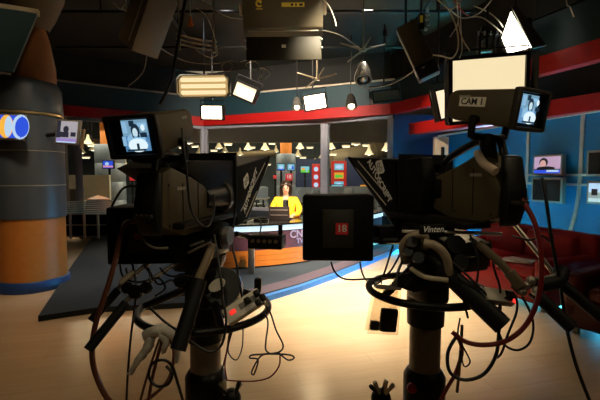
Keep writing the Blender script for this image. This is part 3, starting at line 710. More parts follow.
panel_lamp('studio_light', 'pale narrow light hanging half hidden left of the large cream softlight', 444, 104, 14, 27, 5.7, -8, 0, -14, panelw)
panel_lamp('studio_light', 'dark unlit lamp hanging above the right end of the red fascia', 386, 96, 26, 9, 7.6, -6, 0, -7, softgrey)
# dazzling lamp with open shades
p = at(514, 36, 5.45); M = FR(p, 28, -14, 0)
t = thing('studio_light', 'dazzling white lamp with barn doors at the top right above the cream softlight', 'studio light', p)
q = MB(); q.box((0, .12, 0), (.42, .2, .52), M, .03); q.build('housing', blackmetal, t)
poly = on_plane(M @ Matrix.Rotation(R(90), 4, 'Z'), -.0, [(511, 12), (531, 47), (508, 53), (502, 38)])
M2 = M @ Matrix.Rotation(R(90), 4, 'Z')
q = MB(); q.prism([(y, z) for y, z in poly], -.01, .01, M2); q.build('lit_face', emi('lamp_hot', (1, .92, .72), 14), t)
pl = on_plane(M2, 0, [(511, 8), (517, 8), (546, 47), (532, 50)]); q = MB(); q.prism(pl, -.05, -.02, M2, .004); q.build('barn_door', softgrey, t)
q = MB(); c = M @ Vector((0, .12, .26)); q.cyl(c, (c.x, c.y, 4.3), .016, n=8); q.build('hanging_rod', blackmetal, t)
spotlight('light_dazzling', M @ Vector((0, -.1, 0)), M @ Vector((0, -2.5, -3.2)), 90, warm, 64, .8, .15)
# three-tube fluorescent
p = at(202.5, 86, 6.9); M = FR(p, 8, 8, 1); W_, H_ = 53 / 400 * 6.9, 21 / 400 * 6.9
t = thing('fluorescent_light', 'wide glowing three-tube light with cut corners over the left window', 'studio light', p)
c_ = .07; oc = [(-W_ / 2 + c_, -H_ / 2), (W_ / 2 - c_, -H_ / 2), (W_ / 2, -H_ / 2 + c_), (W_ / 2, H_ / 2 - c_), (W_ / 2 - c_, H_ / 2), (-W_ / 2 + c_, H_ / 2), (-W_ / 2, H_ / 2 - c_), (-W_ / 2, -H_ / 2 + c_)]
q = MB(); q.prism(oc, .06, .14, M, .006, axis='y'); q.build('housing', blackmetal, t)
q = MB(); q.prism([(x * .97, z * .95) for x, z in oc], .05, .062, M, axis='y'); q.build('reflector', emi('reflector_glow', (.85, .58, .24), .5), t)
for k in (-1, 0, 1):
    q = MB(); q.cyl((-W_ / 2 + .07, .025, k * .105), (W_ / 2 - .07, .025, k * .105), .032, n=14, M=M); q.build('tube', lampy, t)
q = MB(); q.prism([(x * 1.03, z * 1.06) for x, z in oc], .045, .06, M, axis='y')
q = MB()
for i in range(8): a, b_ = Vector((oc[i][0], 0, oc[i][1])), Vector((oc[(i + 1) % 8][0], 0, oc[(i + 1) % 8][1])); q.cyl(M @ a, M @ b_, .014, n=8)
q.build('rim', mat('pale_rim', (.6, .5, .32), .4), t)
q = MB(); c = M @ Vector((0, .1, H_ / 2)); q.cyl(c, (c.x, c.y, 4.3), .016, n=8); q.cyl(M @ Vector((-.3, .1, H_ / 2)), M @ Vector((.3, .1, H_ / 2)), .02, n=8); q.build('hanging_rod', blackmetal, t)
# big black box with labels
D = 4.9; p = at(283, 12, D); M = FR(p, -2, 12, -1.2); W_ = 78 / 400 * D
t = thing('softbox', 'big black overhead light box with yellow stickers, seen at the top centre', 'studio light', p)
q = MB(); q.prism([(-.02, .33), (-.02, -.17), (.03, -.22), (.12, -.27), (.5, -.2), (.5, .33)], -W_ / 2, W_ / 2, M, .012); q.build('housing', softgrey, t)
q = MB(); q.box((0, -.008, -.44), (W_ - .06, .02, .28), M @ Matrix.Rotation(R(-16), 4, 'X'), .01); q.build('front_flap', mat('flap_dark', (.022, .018, .010), .6, spec=.2), t)
q = MB(); q.box((0, -.045, -.215), (W_ - .12, .02, .014), M, .004); q.build('handle_rail', mat('dull_rail', (.17, .14, .09), .4, .4), t)
q = MB(); n_ = 20
ML_ = M @ Matrix.Translation((-.28, -.024, .09))
for i in range(n_ - 5):
    a0, a1 = R(35 + i * 290 / 15), R(35 + (i + 1) * 290 / 15); r0, r1 = .022, .042
    q.quad([ML_ @ Vector((r0 * math.cos(a0), 0, r0 * math.sin(a0))), ML_ @ Vector((r1 * math.cos(a0), 0, r1 * math.sin(a0))), ML_ @ Vector((r1 * math.cos(a1), 0, r1 * math.sin(a1))), ML_ @ Vector((r0 * math.cos(a1), 0, r0 * math.sin(a1)))])
q.box((.015, 0, .02), (.03, .002, .03), ML_); q.box((0, 0, -.058), (.08, .002, .01), ML_); q.build('yellow_emblem', yellowlab, t)
q = MB(); q.box((.12, -.022, .075), (.27, .003, .045), M); q.build('warning_label', yellowlab, t)
q = MB(); q.cyl((.11, -.025, .075), (.11, -.022, .075), .016, n=12, M=M); q.build('label_mark', inkblack, t)
for x, wd in ((.155, .02), (.215, .04)): q = MB(); q.box((x, -.0245, .075), (wd, .003, .027), M); q.build('label_mark', inkblack, t)
q = MB(); q.box((0, -.03, -.42), (.05, .004, .035), M @ Matrix.Rotation(R(-16), 4, 'X')); q.build('white_tag', labelw, t)
for x in (-.45, .45):
    for z in (-.34, -.44): q = MB(); q.sph((x, -.022, z), .014, M @ Matrix.Rotation(R(-16), 4, 'X'), 10); q.build('rivet', steel, t)
for s_ in (-1, 1): q = MB(); q.box((s_ * (W_ / 2 + .03), .1, .05), (.04, .05, .14), M, .008); q.build('side_bracket', tan, t)
for x in (-.3, .3): q = MB(); c = M @ Vector((x, .2, .33)); q.cyl(c, (c.x, c.y, 4.3), .016, n=8); q.build('hanging_rod', blackmetal, t)
# left softbox
D = 4.4; p = at(147, 23, D); M = FR(p, 38, -4, 33)
t = thing('softbox', 'tilted dark light box hanging at the top left with a pale edge', 'studio light', p)
q = MB(); q.prism([(-.17, -.30), (.17, -.30), (.17, .34), (-.17, .34)], -.16, .16, M, .02, axis='y'); q.build('housing', softgrey, t)
q = MB(); q.box((0, -.165, 0), (.30, .012, .56), M, .006); q.build('front_cover', camgrey, t)
q = MB(); q.box((.10, -.175, .0), (.012, .008, .44), M); q.build('pale_edge', labeld, t)
q = MB(); q.box((-.175, 0, .05), (.012, .06, .28), M); q.build('lit_vent', mat('vent_brass', (.5, .28, .10), .5), t)
q = MB(); q.tube([M @ Vector((0, -.2, .34)), M @ Vector((0, -.2, .48)), M @ Vector((0, .2, .48)), M @ Vector((0, .2, .34))], .014, sub=1); c = M @ Vector((0, 0, .48)); q.cyl(c, (c.x, c.y, 4.3), .016, n=8); q.build('yoke', blackmetal, t)
# hanging flat panel right of centre
D = 4.6; p = at(417, 50, D); M = FR(p, 16, -6, -24)
t = thing('light_panel', 'tilted flat grey-brown panel with dark end hanging right of centre', 'panel', p)
q = MB(); q.box((0, 0, .07), (.23, .13, .50), M, .012); q.build('housing', softgrey, t)
q = MB(); q.box((0, 0, -.27), (.24, .14, .16), M, .012); q.build('dark_end', mat('panel_end_blue', (.012, .015, .03), .5), t)
q = MB(); q.box((-.03, -.073, -.24), (.03, .004, .018), M); q.build('white_tag', labelw, t)
q = MB(); c = M @ Vector((0, 0, .32)); q.cyl(c, (c.x, c.y, 4.3), .016, n=8); q.build('hanging_rod', blackmetal, t)
c0 = at(421, 22, 4.4)
q = MB(); q.box((c0.x, c0.y, c0.z), (.06, .06, .17), None, .008); q.m = 1
q.box((c0.x - .005, c0.y - .032, c0.z + .02), (.03, .004, .07)); q.m = 2
for k in range(5): q.sph((c0.x + .05 + random.uniform(-.02, .02), c0.y - .02, c0.z - .08 + k * .05), .022, None, 8)
q.m = 0; q.cyl((c0.x, c0.y, c0.z), (c0.x, c0.y, 4.3), .012, n=8)
tag(q.build('pipe_clamp', [blackmetal, yellowlab, steel]), 'metal clamp with a yellow tag hanging beside the tilted flat panel', 'clamp')
# bracket with motors beside the dazzling lamp
D = 5.5; p = at(486, 44, D); t = thing('lamp_bracket', 'metal lamp bracket with open jaws left of the dazzling lamp', 'bracket', p); M = FR(p, 6)
for s_ in (-1, 1): q = MB(); q.box((s_ * .09, 0, -.02), (.03, .10, .30), M, .008); q.build('jaw', blackmetal, t)
q = MB(); q.cyl((-.11, 0, -.08), (.11, 0, -.08), .045, n=16, M=M); q.cyl((0, -.08, .02), (0, .06, .02), .05, n=16, M=M); q.build('motor', mat('gunmetal', (.16, .13, .09), .3, .7), t)
q = MB(); q.box((0, 0, .17), (.26, .08, .06), M @ Matrix.Rotation(R(18), 4, 'Y'), .01); q.cyl(M @ Vector((0, 0, .17)), (p.x, p.y, 4.3), .014, n=8); q.build('cross_bar', blackmetal, t)
for k in range(4): q = MB(); q.cyl((-.12 + k * .08, -.06, .1), (-.12 + k * .08, -.06, .15), .012, n=8, M=M); q.build('bolt', steel, t)
# small shiny spot lamp and little spots
def small_spot(px, py, D, label, sc=1, lit=True):
    p = at(px, py, D); t = thing('spot_lamp', label, 'spot lamp', p); M = FR(p, 0, -25)
    q = MB(); q.lathe([(.0, .1 * sc), (.05 * sc, .09 * sc), (.075 * sc, .0), (.085 * sc, -.10 * sc), (.07 * sc, -.10 * sc)], M @ Matrix.Rotation(R(0), 4, 'X'), 18); q.build('shade', mat('chrome_shade', (.55, .5, .42), .18, .9), t)
    q = MB(); q.sph((0, 0, -.085 * sc), (.045 * sc, .045 * sc, .03 * sc), M, 12); q.build('bulb', lampw if lit else steel, t)
    q = MB(); q.cyl(M @ Vector((0, 0, .09 * sc)), (p.x, p.y, 4.3), .012, n=8); q.build('hanging_rod', blackmetal, t)
small_spot(363, 72, 6.2, 'shiny chrome spot lamp hanging from the crossed ceiling brackets', 1.5, False)
small_spot(351, 101, 8.2, 'small lit spot lamp just above the red fascia right of centre', 1.4)
small_spot(297, 103, 8.3, 'small lit spot lamp left of the middle bright square light', 1.2)
q = MB(); p = at(396, 98, 7.6)
for k, (px, py, D, lab) in enumerate(((317, 79, 7.0, 'crossed metal ceiling bracket above the middle square light'), (363, 50, 6.0, 'crossed metal ceiling bracket above the chrome spot lamp'))):
    p = at(px, py, D); q = MB()
    for dx, dz in ((-.34, .12), (.34, .1), (-.22, -.16), (.12, .2)): q.cyl(p, p + Vector((dx, .05, dz)), .016, .010, n=8)
    q.box(p, (.10, .06, .05), None, .01); q.cyl(p, (p.x, p.y, 4.3), .014, n=8)
    tag(q.build('ceiling_bracket', mat('bracket_brown', (.22, .17, .10), .4, .4)), lab, 'bracket')
# cable tray of three clamped leads
p = at(196, 42, 5.2); t = thing('cable_bundle', 'three parallel pale leads clamped between two posts under the ceiling', 'cables', p)
for k in range(3):
    q = MB(); q.tube([at(176, 34 + k * 4.5, 5.2), at(187, 37 + k * 4.5, 5.2), at(200, 39.5 + k * 4.5, 5.2), at(217, 42 + k * 4.5, 5.2)], .009, 6); q.build('lead', cream, t)
for px in (179, 214): q = MB(); a, c = at(px, 32 + (px - 179) * .2, 5.2), at(px, 50 + (px - 179) * .08, 5.2); q.cyl(a, c, .022, n=10); q.cyl(a, (a.x, a.y, 4.3), .008, n=6); q.build('clamp_post', mat('bracket_brown', (.22, .17, .10)), t)
q = MB(); p = at(190.5, 21, 5); q.lathe([(.03, -.06), (.034, -.05), (.02, .0), (.015, .05), (0, .05)], Matrix.Translation(p), 14); q.m = 1; q.cyl(p + Vector((0, 0, .05)), p + Vector((0, 0, .085)), .017, n=10); q.cyl(p + Vector((0, 0, .08)), (p.x, p.y, 4.3), .005, n=6)
tag(q.build('orange_plug', [mat('orange_plastic', (.75, .18, .02), .4), white]), 'small orange plug dangling from the ceiling between the light boxes', 'plug')
# ------------------------------------------------------------ studio camera rigs
def pts3(L): return [at(*p) for p in L]
def bar(q, L, r, n=12, sub=5, r1=None): q.tube(pts3(L), r, n, sub=sub, r1=r1); return q
RIGHT, LEFT = Matrix.Rotation(R(90), 4, 'Z'), Matrix.Rotation(R(-90), 4, 'Z')
def pedestal(label, x, y, ringz, ringR, tilt, sleeve, colz, pan, arms):
    t = thing('camera_pedestal', label, 'pedestal', (x, y, 0)); M = FR((x, y, 0), pan)
    q = MB()
    for k in range(3):
        a = R(90 + 120 * k); q.box((0, .12, .085), (.13, .24, .06), M @ Matrix.Rotation(a, 4, 'Z'), .015)
    q.lathe([(.0, .14), (.13, .14), (.15, .10), (.15, .055), (0, .055)], M); q.build('base', blackm, t)
    for k in range(3):
        a = R(90 + 120 * k); MK = M @ Matrix.Rotation(a, 4, 'Z'); q = MB(); q.cyl((-.03, .21, .045), (.03, .21, .045), .045, n=18, M=MK); q.build('caster', rubber, t)
    q = MB(); q.lathe([(.09, .14), (.115, .16), (.115, .37), (.098, .40), (.086, .41)], M, 32); q.build('base_collar', blackmetal, t)
    q = MB(); q.lathe([(.085, .14), (.085, colz)], M, 32); q.build('column', tubemetal, t)
    q = MB(); q.lathe([(.086, sleeve), (.10, sleeve + .01), (.104, sleeve + .12), (.104, 1.0), (.12, 1.03), (.12, 1.06), (0, 1.06)], M, 32); q.build('column_sleeve', blackmetal, t)
    MR = FR((x, y, ringz), pan) @ Matrix.Rotation(R(tilt), 4, 'X')
    q = MB(); q.tube([MR @ Vector((ringR * math.cos(2 * math.pi * i / 24), ringR * math.sin(2 * math.pi * i / 24), 0)) for i in range(24)], .0195, 12, closed=True, sub=3); q.build('steering_ring', black, t)
    for k in range(3):
        a = R(70 + 120 * k); e = MR @ Vector((ringR * math.cos(a), ringR * math.sin(a), 0)); c = Vector((x + .09 * math.cos(a), y + .09 * math.sin(a), ringz + .12)); d = (e - c)
        q = MB(); q.tube([c, c + d * .4 + Vector((0, 0, -.0)), e], .021, 8, sub=4); q.build('ring_spoke', blackmetal, t)
    # pan and tilt head
    q = MB(); q.box((0, 0, 1.10), (.22, .22, .08), M, .015); q.cyl((-.13, 0, 1.17), (.13, 0, 1.17), .075, n=24, M=M); q.build('tilt_head', blackmetal, t)
    q = MB(); q.box((0, -.05, 1.262), (.18, .62, .03), M, .006); q.build('wedge_plate', blackmetal, t)
    for s_ in (-1, 1): q = MB(); q.cyl((s_ * .13, 0, 1.17), (s_ * .16, 0, 1.17), .05, n=18, M=M); q.build('drag_knob', steel if s_ > 0 else blackmetal, t)
    for rod, grip, rr, gr in arms:
        q = MB(); bar(q, rod, rr, 10); o = q.build('pan_bar', steel if rr < .012 else blackmetal, t)
        if grip: q = MB(); bar(q, grip, gr, 14, sub=2); g = q.build('grip', rubber, o)
    return t
PL = pedestal('camera pedestal left of centre, with a white rag tied to its steering ring', -.533, 2.2, .755, .355, 0, .57, .7, 14,
    [([(178, 262, 2.05), (150, 281, 1.95), (128, 299, 1.88), (118, 312, 1.85)], [(126, 303, 1.87), (88, 350, 1.72)], .0115, .022),
     ([(150, 262, 2.05), (130, 278, 1.98), (112, 294, 1.95)], [(118, 290, 1.95), (91, 321, 1.86)], .0115, .020),
     ([(212, 240, 2.0), (203, 268, 1.95), (198, 290, 1.9)], [(200, 280, 1.9), (178, 350, 1.74)], .018, .036)])
PR = pedestal('camera pedestal right of centre, with a clear pouch hanging from its steering ring', .704, 2.2, .865, .315, 0, .66, .8, -20,
    [([(470, 238, 2.05), (500, 262, 1.95), (528, 290, 1.88)], [(533, 291, 1.86), (573, 329, 1.74)], .0115, .030),
     ([(515, 225, 2.1), (545, 262, 2.0), (568, 292, 1.95)], [(560, 283, 1.97), (602, 318, 1.85)], .0115, .028),
     ([(425, 250, 2.0), (452, 280, 1.92)], [(440, 266, 1.95), (503, 326, 1.78)], .02, .046)])
# ---------------------------------------------------------------- cameras
hoodblack = mat('hood_black', (.005, .0048, .004), .55, spec=.12)
picb, picm, picw, picd = emi('vf_blue', (.10, .27, .50), .8), emi('vf_mid', (.28, .52, .75), .9), emi('vf_white', (.75, .92, 1), 1.0), emi('vf_dark', (.02, .05, .09), .5)
vfshapes = [('r', 0, .5, 1, 1, emi('vf_haze', (.22, .42, .58), .8)), ('r', .3, .8, .5, .98, picd), ('r', .62, .78, .95, .9, picm), ('e', .5, .38, .36, .22, picm), ('r', .02, .6, .2, .95, picm), ('e', .52, .66, .17, .22, picd), ('r', .38, .45, .66, .62, picd), ('e', .51, .60, .10, .15, emi('vf_face', (.62, .82, .92), .9)), ('r', .46, .38, .56, .5, picm), ('e', .55, .2, .38, .22, picw), ('r', .5, .08, .6, .26, picd), ('r', .1, .02, .85, .08, picd), ('e', .85, .75, .08, .1, picw), ('r', .0, .2, .14, .5, picm), ('r', .72, .45, .98, .6, picd)]
def studio_camera(side, label, bodypx, bp, byaw, vp, vyaw, vpitch, vroll, vw, vl, vh, coverpx):
    """side=+1: right flank towards us, -1: left flank"""
    M = FR(at(*bp), byaw); t = thing('studio_camera', label, 'camera', M.translation)
    x0 = .06 * side; xs = (-.06, .06)
    poly = on_plane(M, x0, bodypx); ys = [p[0] for p in poly]; zs = [p[1] for p in poly]; F = LEFT if side < 0 else RIGHT
    q = MB(); q.prism(poly, xs[0], xs[1], M, .012); body = q.build('body', camgrey, t)
    ymin, ymax, zmin, zmax = min(ys), max(ys), min(zs), max(zs); zc = (zmin + zmax) / 2
    # seams on the flank
    for f in (.33, .62):
        q = MB(); yy = ymin + (ymax - ymin) * f; q.box((x0 + side * .001, yy, zc - .01), (.003, .004, (zmax - zmin) * .6), M); q.build('seam', blackm, body)
    for f, g in ((.1, .2), (.1, .75), (.58, .2), (.9, .3), (.9, .65)): q = MB(); c = M @ Vector((x0, ymin + (ymax - ymin) * f, zmin + (zmax - zmin) * g)); q.cyl(c, c + (M.to_3x3() @ Vector((side * .004, 0, 0))), .006, n=10); q.build('screw', camdark, body)
    # rear: adapter, connectors
    q = MB(); q.prism([(ymin + .01, zmax - .02), (ymin - .02, zmax - .03), (ymin - .05, zc + .0), (ymin - .05, zc - .05), (ymin - .02, zmin + .04), (ymin + .01, zmin + .02)], -.055, .055, M, .012); q.build('rear_adapter', black, t)
    for k in range(4): q = MB(); q.cyl((-.036 + .024 * k, ymin - .03, zc - .05), (-.036 + .024 * k, ymin - .066, zc - .05), .010, n=10, M=M); q.build('rear_connector', camdark, t)
    # lens
    q = MB(); q.cyl((0, ymax - .10, zc), (0, ymax + .13, zc), .078, .098, 32, M=M); q.cyl((0, ymax + .13, zc), (0, ymax + .17, zc), .106, .106, 32, M=M); q.build('lens', black, t)
    q = MB(); ra = [M @ Vector((.108 * math.cos(i * math.pi / 12), ymax + .12, zc + .108 * math.sin(i * math.pi / 12))) for i in range(24)]; q.tube(ra, .005, 6, closed=True, sub=1); q.build('lens_ring', mat('dull_ring', (.2, .17, .12), .35, .5), t)
    # viewfinder
    V = FR(at(*vp), vyaw, vpitch, vroll)
    hw, hl, hh = vw / 2, vl / 2, vh / 2
    vf = thing('viewfinder', '', '', V.translation); del vf['label']; del vf['category']; wl = Vector(vf.location); link(vf, wl, t)
    q = MB(); q.prism([(-hl * .92, -hh), (hl * .7, -hh * .8), (hl, -hh * .55), (hl, hh * .72), (hl * .8, hh * .95), (-hl * .92, hh)], -hw, hw, V, .016); q.build('viewfinder_housing', camgrey, vf)
    q = MB(); e = .006
    for a, b_, c, d in ((-hw - e / 2 + .005, 0, .02, 2 * hh + 2 * e), (hw + e / 2 - .005, 0, .02, 2 * hh + 2 * e), (0, hh + e / 2 - .004, 2 * hw, .018), (0, -hh - e / 2 + .004, 2 * hw, .018)): q.box((a, -hl * .99, b_), (c, hl * .18, d), V, .006)
    q.build('screen_hood', camdark, vf)
    q = MB(); q.box((0, -hl * .92, 0), (2 * hw - .012, .012, 2 * hh - .012), V); q.build('bezel', blackm, vf)
    ratio = .56
    picture('viewfinder_screen', V @ Matrix.Translation((.05 * vw * side if side > 0 else -.06 * vw, -hl * .92 - .012, .004)), vw * (.52 if side > 0 else .56), vh * (.78 if side > 0 else .74), vfshapes, vf, picb)
    for s_ in (-1, 1): q = MB(); q.cyl((s_ * hw, .0, -.055), (s_ * (hw + .026), .0, -.055), .02, n=16, M=V); q.build('tilt_knob', blackmetal, vf)
    q = MB(); s_ = hw + .018
    q.tube([V @ Vector((-s_, 0, -.05)), V @ Vector((-s_, 0, -hh - .03)), V @ Vector((-s_ * .8, 0, -hh - .05)), V @ Vector((s_ * .8, 0, -hh - .05)), V @ Vector((s_, 0, -hh - .03)), V @ Vector((s_, 0, -.05))], .017, 8, sub=2)
    st = V @ Vector((0, 0, -hh - .05)); sb_ = M @ Vector((0, ymin + .12, zmax - .03)); q.tube([st, st + Vector((0, 0, -.03)), sb_], .036, 12, sub=3); q.build('yoke', black, vf)
    plate = V @ Matrix.Translation((side * (hw + .0015), hl * .45, hh * .55)) @ F; q = MB(); q.box((0, 0, 0), (.06, .002, .014), plate); q.build('maker_plate', labeld, vf)
    plate = M @ Matrix.Translation((x0 + side * .0015, ymin + (ymax - ymin) * .30, zmin + (zmax - zmin) * .70)) @ F; q = MB(); q.box((0, 0, 0), (.075, .002, .016), plate); q.build('maker_plate', labeld, body)
    # top handle
    q = MB(); q.tube([M @ Vector(p) for p in ((0, ymin + .04, zmax - .02), (0, ymin + .08, zmax + .055), (0, ymin + .22, zmax + .05), (0, ymax - .06, zmin + (zmax - zmin) * .9), (0, ymax - .03, zmin + (zmax - zmin) * .62))], .019, 10, sub=5); q.build('carry_handle', black, t)
    return t, M, V, (ymin, ymax, zmin, zmax), (hw, hl, hh), F
CL, ML_, VL, eL, vL, FL = studio_camera(1, 'left studio camera, its viewfinder screen at the upper left of the picture', [(163, 173), (172, 167), (192, 177), (207, 187), (215, 197), (215, 222), (203, 231), (184, 236), (163, 228)],
    (188, 202, 2.1), 14, (155, 131, 1.90), 10, 14, -2, .232, .36, .172, None)
CR, MR_, VR, eR, vR, FRr = studio_camera(-1, 'right studio camera with a CAM 1 label on its viewfinder', [(430, 179), (455, 167), (478, 153), (485, 151), (500, 188), (497, 218), (466, 227), (432, 208)],
    (474, 190, 2.05), -20, (493, 109, 1.86), -31, 10, 0, .215, .35, .16, None)
vfR = [c for c in CR.children if c.name.startswith('viewfinder')][0]
pl = VR @ Matrix.Translation((-vR[0] - .0015, .035, .022)) @ FRr
q = MB(); q.box((0, 0, 0), (.135, .002, .042), pl); q.build('name_label', labelw, vfR)['label'] = 'pale label reading CAM 1'
text('CAM 1', .040, pl @ Matrix.Translation((0, -.0015, 0)), inkblack, vfR, bold=.0008)
q = MB(); q.tube([MR_ @ Vector(p) for p in ((-.10, eR[0] + .10, eR[3] - .01), (-.13, eR[0] + .03, eR[3] - .06), (-.13, eR[0] - .04, eR[3] - .10))], .02, 10); q.build('pale_strap', mat('strap_tan', (.45, .34, .25), .7), CR)
# ---------------------------------------------------------------- teleprompters
hoodglass = glass('prompter_glass', (.55, .55, .55))
def prompter(side, label, hoodpx, coverpx, hp, hyaw, wdt, lines, txt, logo, ang, boxc, boxyaw, bw, bh, bd, armpx):
    M = FR(at(*hp), hyaw); t = thing('teleprompter', label, 'teleprompter', M.translation); F = LEFT if side < 0 else RIGHT
    poly = on_plane(M, 0, hoodpx); xs = sorted((0, -side * wdt))
    q = MB(); th = .008
    for x in (0, -side * wdt): q.prism(poly, x - th / 2, x + th / 2, M, .002)
    q.build('hood_side', hoodblack, t)
    # top of the hood, and the sloped glass between the sides
    (y0, z0), (y1, z1), (y2, z2) = poly[0], poly[1], poly[2]
    q = MB(); c = M @ Vector(((xs[0] + xs[1]) / 2, (y0 + y1) / 2, (z0 + z1) / 2)); ln = math.hypot(y1 - y0, z1 - z0)
    q.box((0, 0, 0), (wdt, ln, .01), M @ Matrix.Translation(((xs[0] + xs[1]) / 2, (y0 + y1) / 2, (z0 + z1) / 2)) @ Matrix.Rotation(math.atan2(z1 - z0, y1 - y0), 4, 'X')); q.build('hood_top', blackmetal, t)
    ln = math.hypot(y1 - y2, z1 - z2)
    q = MB(); q.box((0, 0, 0), (wdt - .02, ln, .005), M @ Matrix.Translation(((xs[0] + xs[1]) / 2, (y2 + y1) / 2, (z2 + z1) / 2)) @ Matrix.Rotation(math.atan2(z1 - z2, y1 - y2), 4, 'X')); q.build('beam_splitter_glass', hoodglass, t)
    q = MB()
    for x in xs: q.tube([M @ Vector((x, y1, z1)), M @ Vector((x, y2, z2))], .012, 8, sub=1)
    q.build('glass_frame', blackmetal, t)
    # back wall of the hood with lens opening
    yb = min(p[0] for p in poly); zb = min(p[1] for p in poly); zt = max(p[1] for p in poly)
    q = MB()
    for s_ in (0, 1): q.box((xs[0] + .04 + s_ * (wdt - .08), yb, (zb + zt) / 2), (.08, .012, zt - zb), M)
    q.box(((xs[0] + xs[1]) / 2, yb, zt - .03), (wdt, .012, .06), M); q.box(((xs[0] + xs[1]) / 2, yb, zb + .03), (wdt, .012, .06), M); q.build('hood_back', blackm, t)
    # fabric cover drooping towards the camera
    cv = on_plane(M, 0, coverpx); q = MB(); q.prism(cv, (.01 if side < 0 else -.39), (.10 if side < 0 else -.01), M, .012); q.build('fabric_cover', hoodblack, t)
    for a, b_ in lines:
        (ya, za), (yc, zc) = on_plane(M, side * .006, [a, b_]); q = MB(); q.tube([M @ Vector((side * .006, ya, za)), M @ Vector((side * .006, yc, zc))], .0035, 6, sub=1); q.build('pale_line', mat('line_grey', (.6, .55, .46), .5), t)
    (ya, za), = on_plane(M, side * .005, [txt]); text('AUTOSCRIPT', .062, M @ Matrix.Translation((side * .006, ya, za)) @ F @ Matrix.Rotation(R(ang), 4, 'Y'), mat('print_white', (.92, .90, .84), .5), t, bold=.0016)
    (ya, za), = on_plane(M, side * .005, [logo]); K = M @ Matrix.Translation((side * .006, ya, za)) @ F @ Matrix.Rotation(R(ang), 4, 'Y')
    q = MB(); s2 = .055
    q.prism([(-s2, -.0), (-.02, .045), (s2, .02), (s2, 0), (.02, -.045), (-s2, -.02)], -.001, .001, K, axis='y'); q.m = 1
    for s_ in (-1, 1): q.tube([K @ Vector((s_ * .018 + .012 * math.cos(a * math.pi / 6), -.002, .0 + .016 * math.sin(a * math.pi / 6))) for a in range(12)], .002, 5, closed=True, sub=1)
    q.build('emblem', [mat('print_white', (.5, .5, .5)), inkblack], t)
    # monitor box
    B = FR(at(*boxc), boxyaw)
    q = MB(); q.box((0, bd / 2, 0), (bw, bd, bh), B, .012); mon = q.build('monitor', hoodblack, t)
    q = MB(); q.box((0, -.004, 0), (bw * .44, .012, bh * .58), B, .004); q.build('mount_plate', camdark, mon)
    for sx in (-1, 1):
        for sz in (-1, 0, 1): q = MB(); q.cyl((sx * bw * .19, -.008, sz * bh * .24), (sx * bw * .19, -.013, sz * bh * .24), .005, n=8, M=B); q.build('screw', camdark, mon)
    q = MB(); bar(q, armpx, .022, 8, sub=3); q.build('support_arm', blackmetal, t)
    q = MB(); a = M @ Vector(((xs[0] + xs[1]) / 2, yb, zb)); 
    q.tube([a, a + Vector((0, 0, -.06)), at(*armpx[-1])], .02, 8, sub=3); q.build('support_arm', blackmetal, t)
    return t, B, mon
TL, BLm, monL = prompter(1, 'black teleprompter hood on the left camera with white lettering running uphill',
    [(237, 167), (269, 157), (245, 223), (237, 225)], [(183, 168), (196, 161), (240, 160), (238, 168), (237, 218), (214, 208), (205, 186)], (250, 190, 2.75), 15, .40,
    [((241, 211), (265, 163)), ((246, 217), (268, 165))], (250.5, 190), (246, 181), -50, (146, 236, 2.0), -6, .385, .29, .26, [(175, 245, 2.15), (200, 244, 2.25), (230, 240, 2.4)])
TR, BRm, monR = prompter(-1, 'black teleprompter hood on the right camera with white lettering running downhill',
    [(394, 160), (349, 158), (396, 226), (398, 230)], [(394, 160), (420, 157), (422, 180), (418, 212), (396, 222)], (372, 188, 2.65), -22, .40,
    [((351, 162), (386, 205)), ((358, 161), (391, 200))], (379, 180), (380, 167), 45, (338, 228.5, 2.35), 3, .42, .392, .24, [(372, 240, 2.45), (400, 240, 2.4), (425, 236, 2.3)])
q = MB(); q.box((0, 0, 0), (.30, .12, .11), FR(at(398, 234, 2.5), -12), .01); q.build('mount_block', hoodblack, TR)
BRm = BRm @ Matrix.Translation((.022, 0, 0))
q = MB(); q.box((.0, -.0125, 0), (.072, .004, .068), BRm); q.build('red_sticker', redsticker, monR)['label'] = 'red sticker reading 18'
text('18', .058, BRm @ Matrix.Translation((0, -.0155, 0)), labelw, monR, bold=.0012)
q = MB(); q.box((-.03, -.0125, .0), (.05, .003, .03), BLm); q.build('red_sticker', mat('dim_red', (.16, .01, .01), .5), monL)
q = MB(); q.box((0, 0, 0), (.24, .14, .095), FR(at(267, 241, 2.75), 10), .01); q.cyl((.1, -.02, .05), (.1, -.02, .12), .015, n=10, M=FR(at(267, 241, 2.75), 10)); q.m = 1
for k in range(5): q.cyl((-.08 + k * .04, -.072, .01), (-.08 + k * .04, -.082, .01), .013, n=10, M=FR(at(267, 241, 2.75), 10))
q.m = 0; q.tube(pts3([(255, 240, 2.75), (245, 236, 2.65), (236, 234, 2.5)]), .018, 8)
q.build('talkback_box', [black, mat('dull_brass', (.35, .25, .12), .35, .7)], TL)
# head details, Vinten plate, rods -- belong to the right pedestal
def under(t, name, q, m): return q.build(name, m, t)
q = MB(); bar(q, [(402, 231, 2.0), (450, 232, 1.95), (502, 234, 1.9)], .008, 8); under(PR, 'head_rail', q, steel)
Mv = FR(at(433, 229.5, 1.80), -12); q = MB(); q.box((0, .012, 0), (.12, .02, .045), Mv, .004); under(PR, 'head_plate', q, blackmetal)
text('Vinten', .04, Mv @ Matrix.Translation((0, -.0005, 0)), mat('print_white', (.5, .5, .5)), PR, shear=.3)
q = MB(); bar(q, [(405, 262, 2.05), (403, 246, 2.0), (412, 236, 1.95), (424, 236, 1.95), (425, 248, 1.98)], .021, 10); under(PR, 'pale_hose', q, mat('hose_tan', (.30, .24, .16), .5))
q = MB(); bar(q, [(424, 243, 1.9), (436, 246, 1.88), (446, 257, 1.88), (450, 276, 1.9)], .021, 10); under(PR, 'pale_hose', q, mat('hose_tan', (.30, .24, .16), .5))
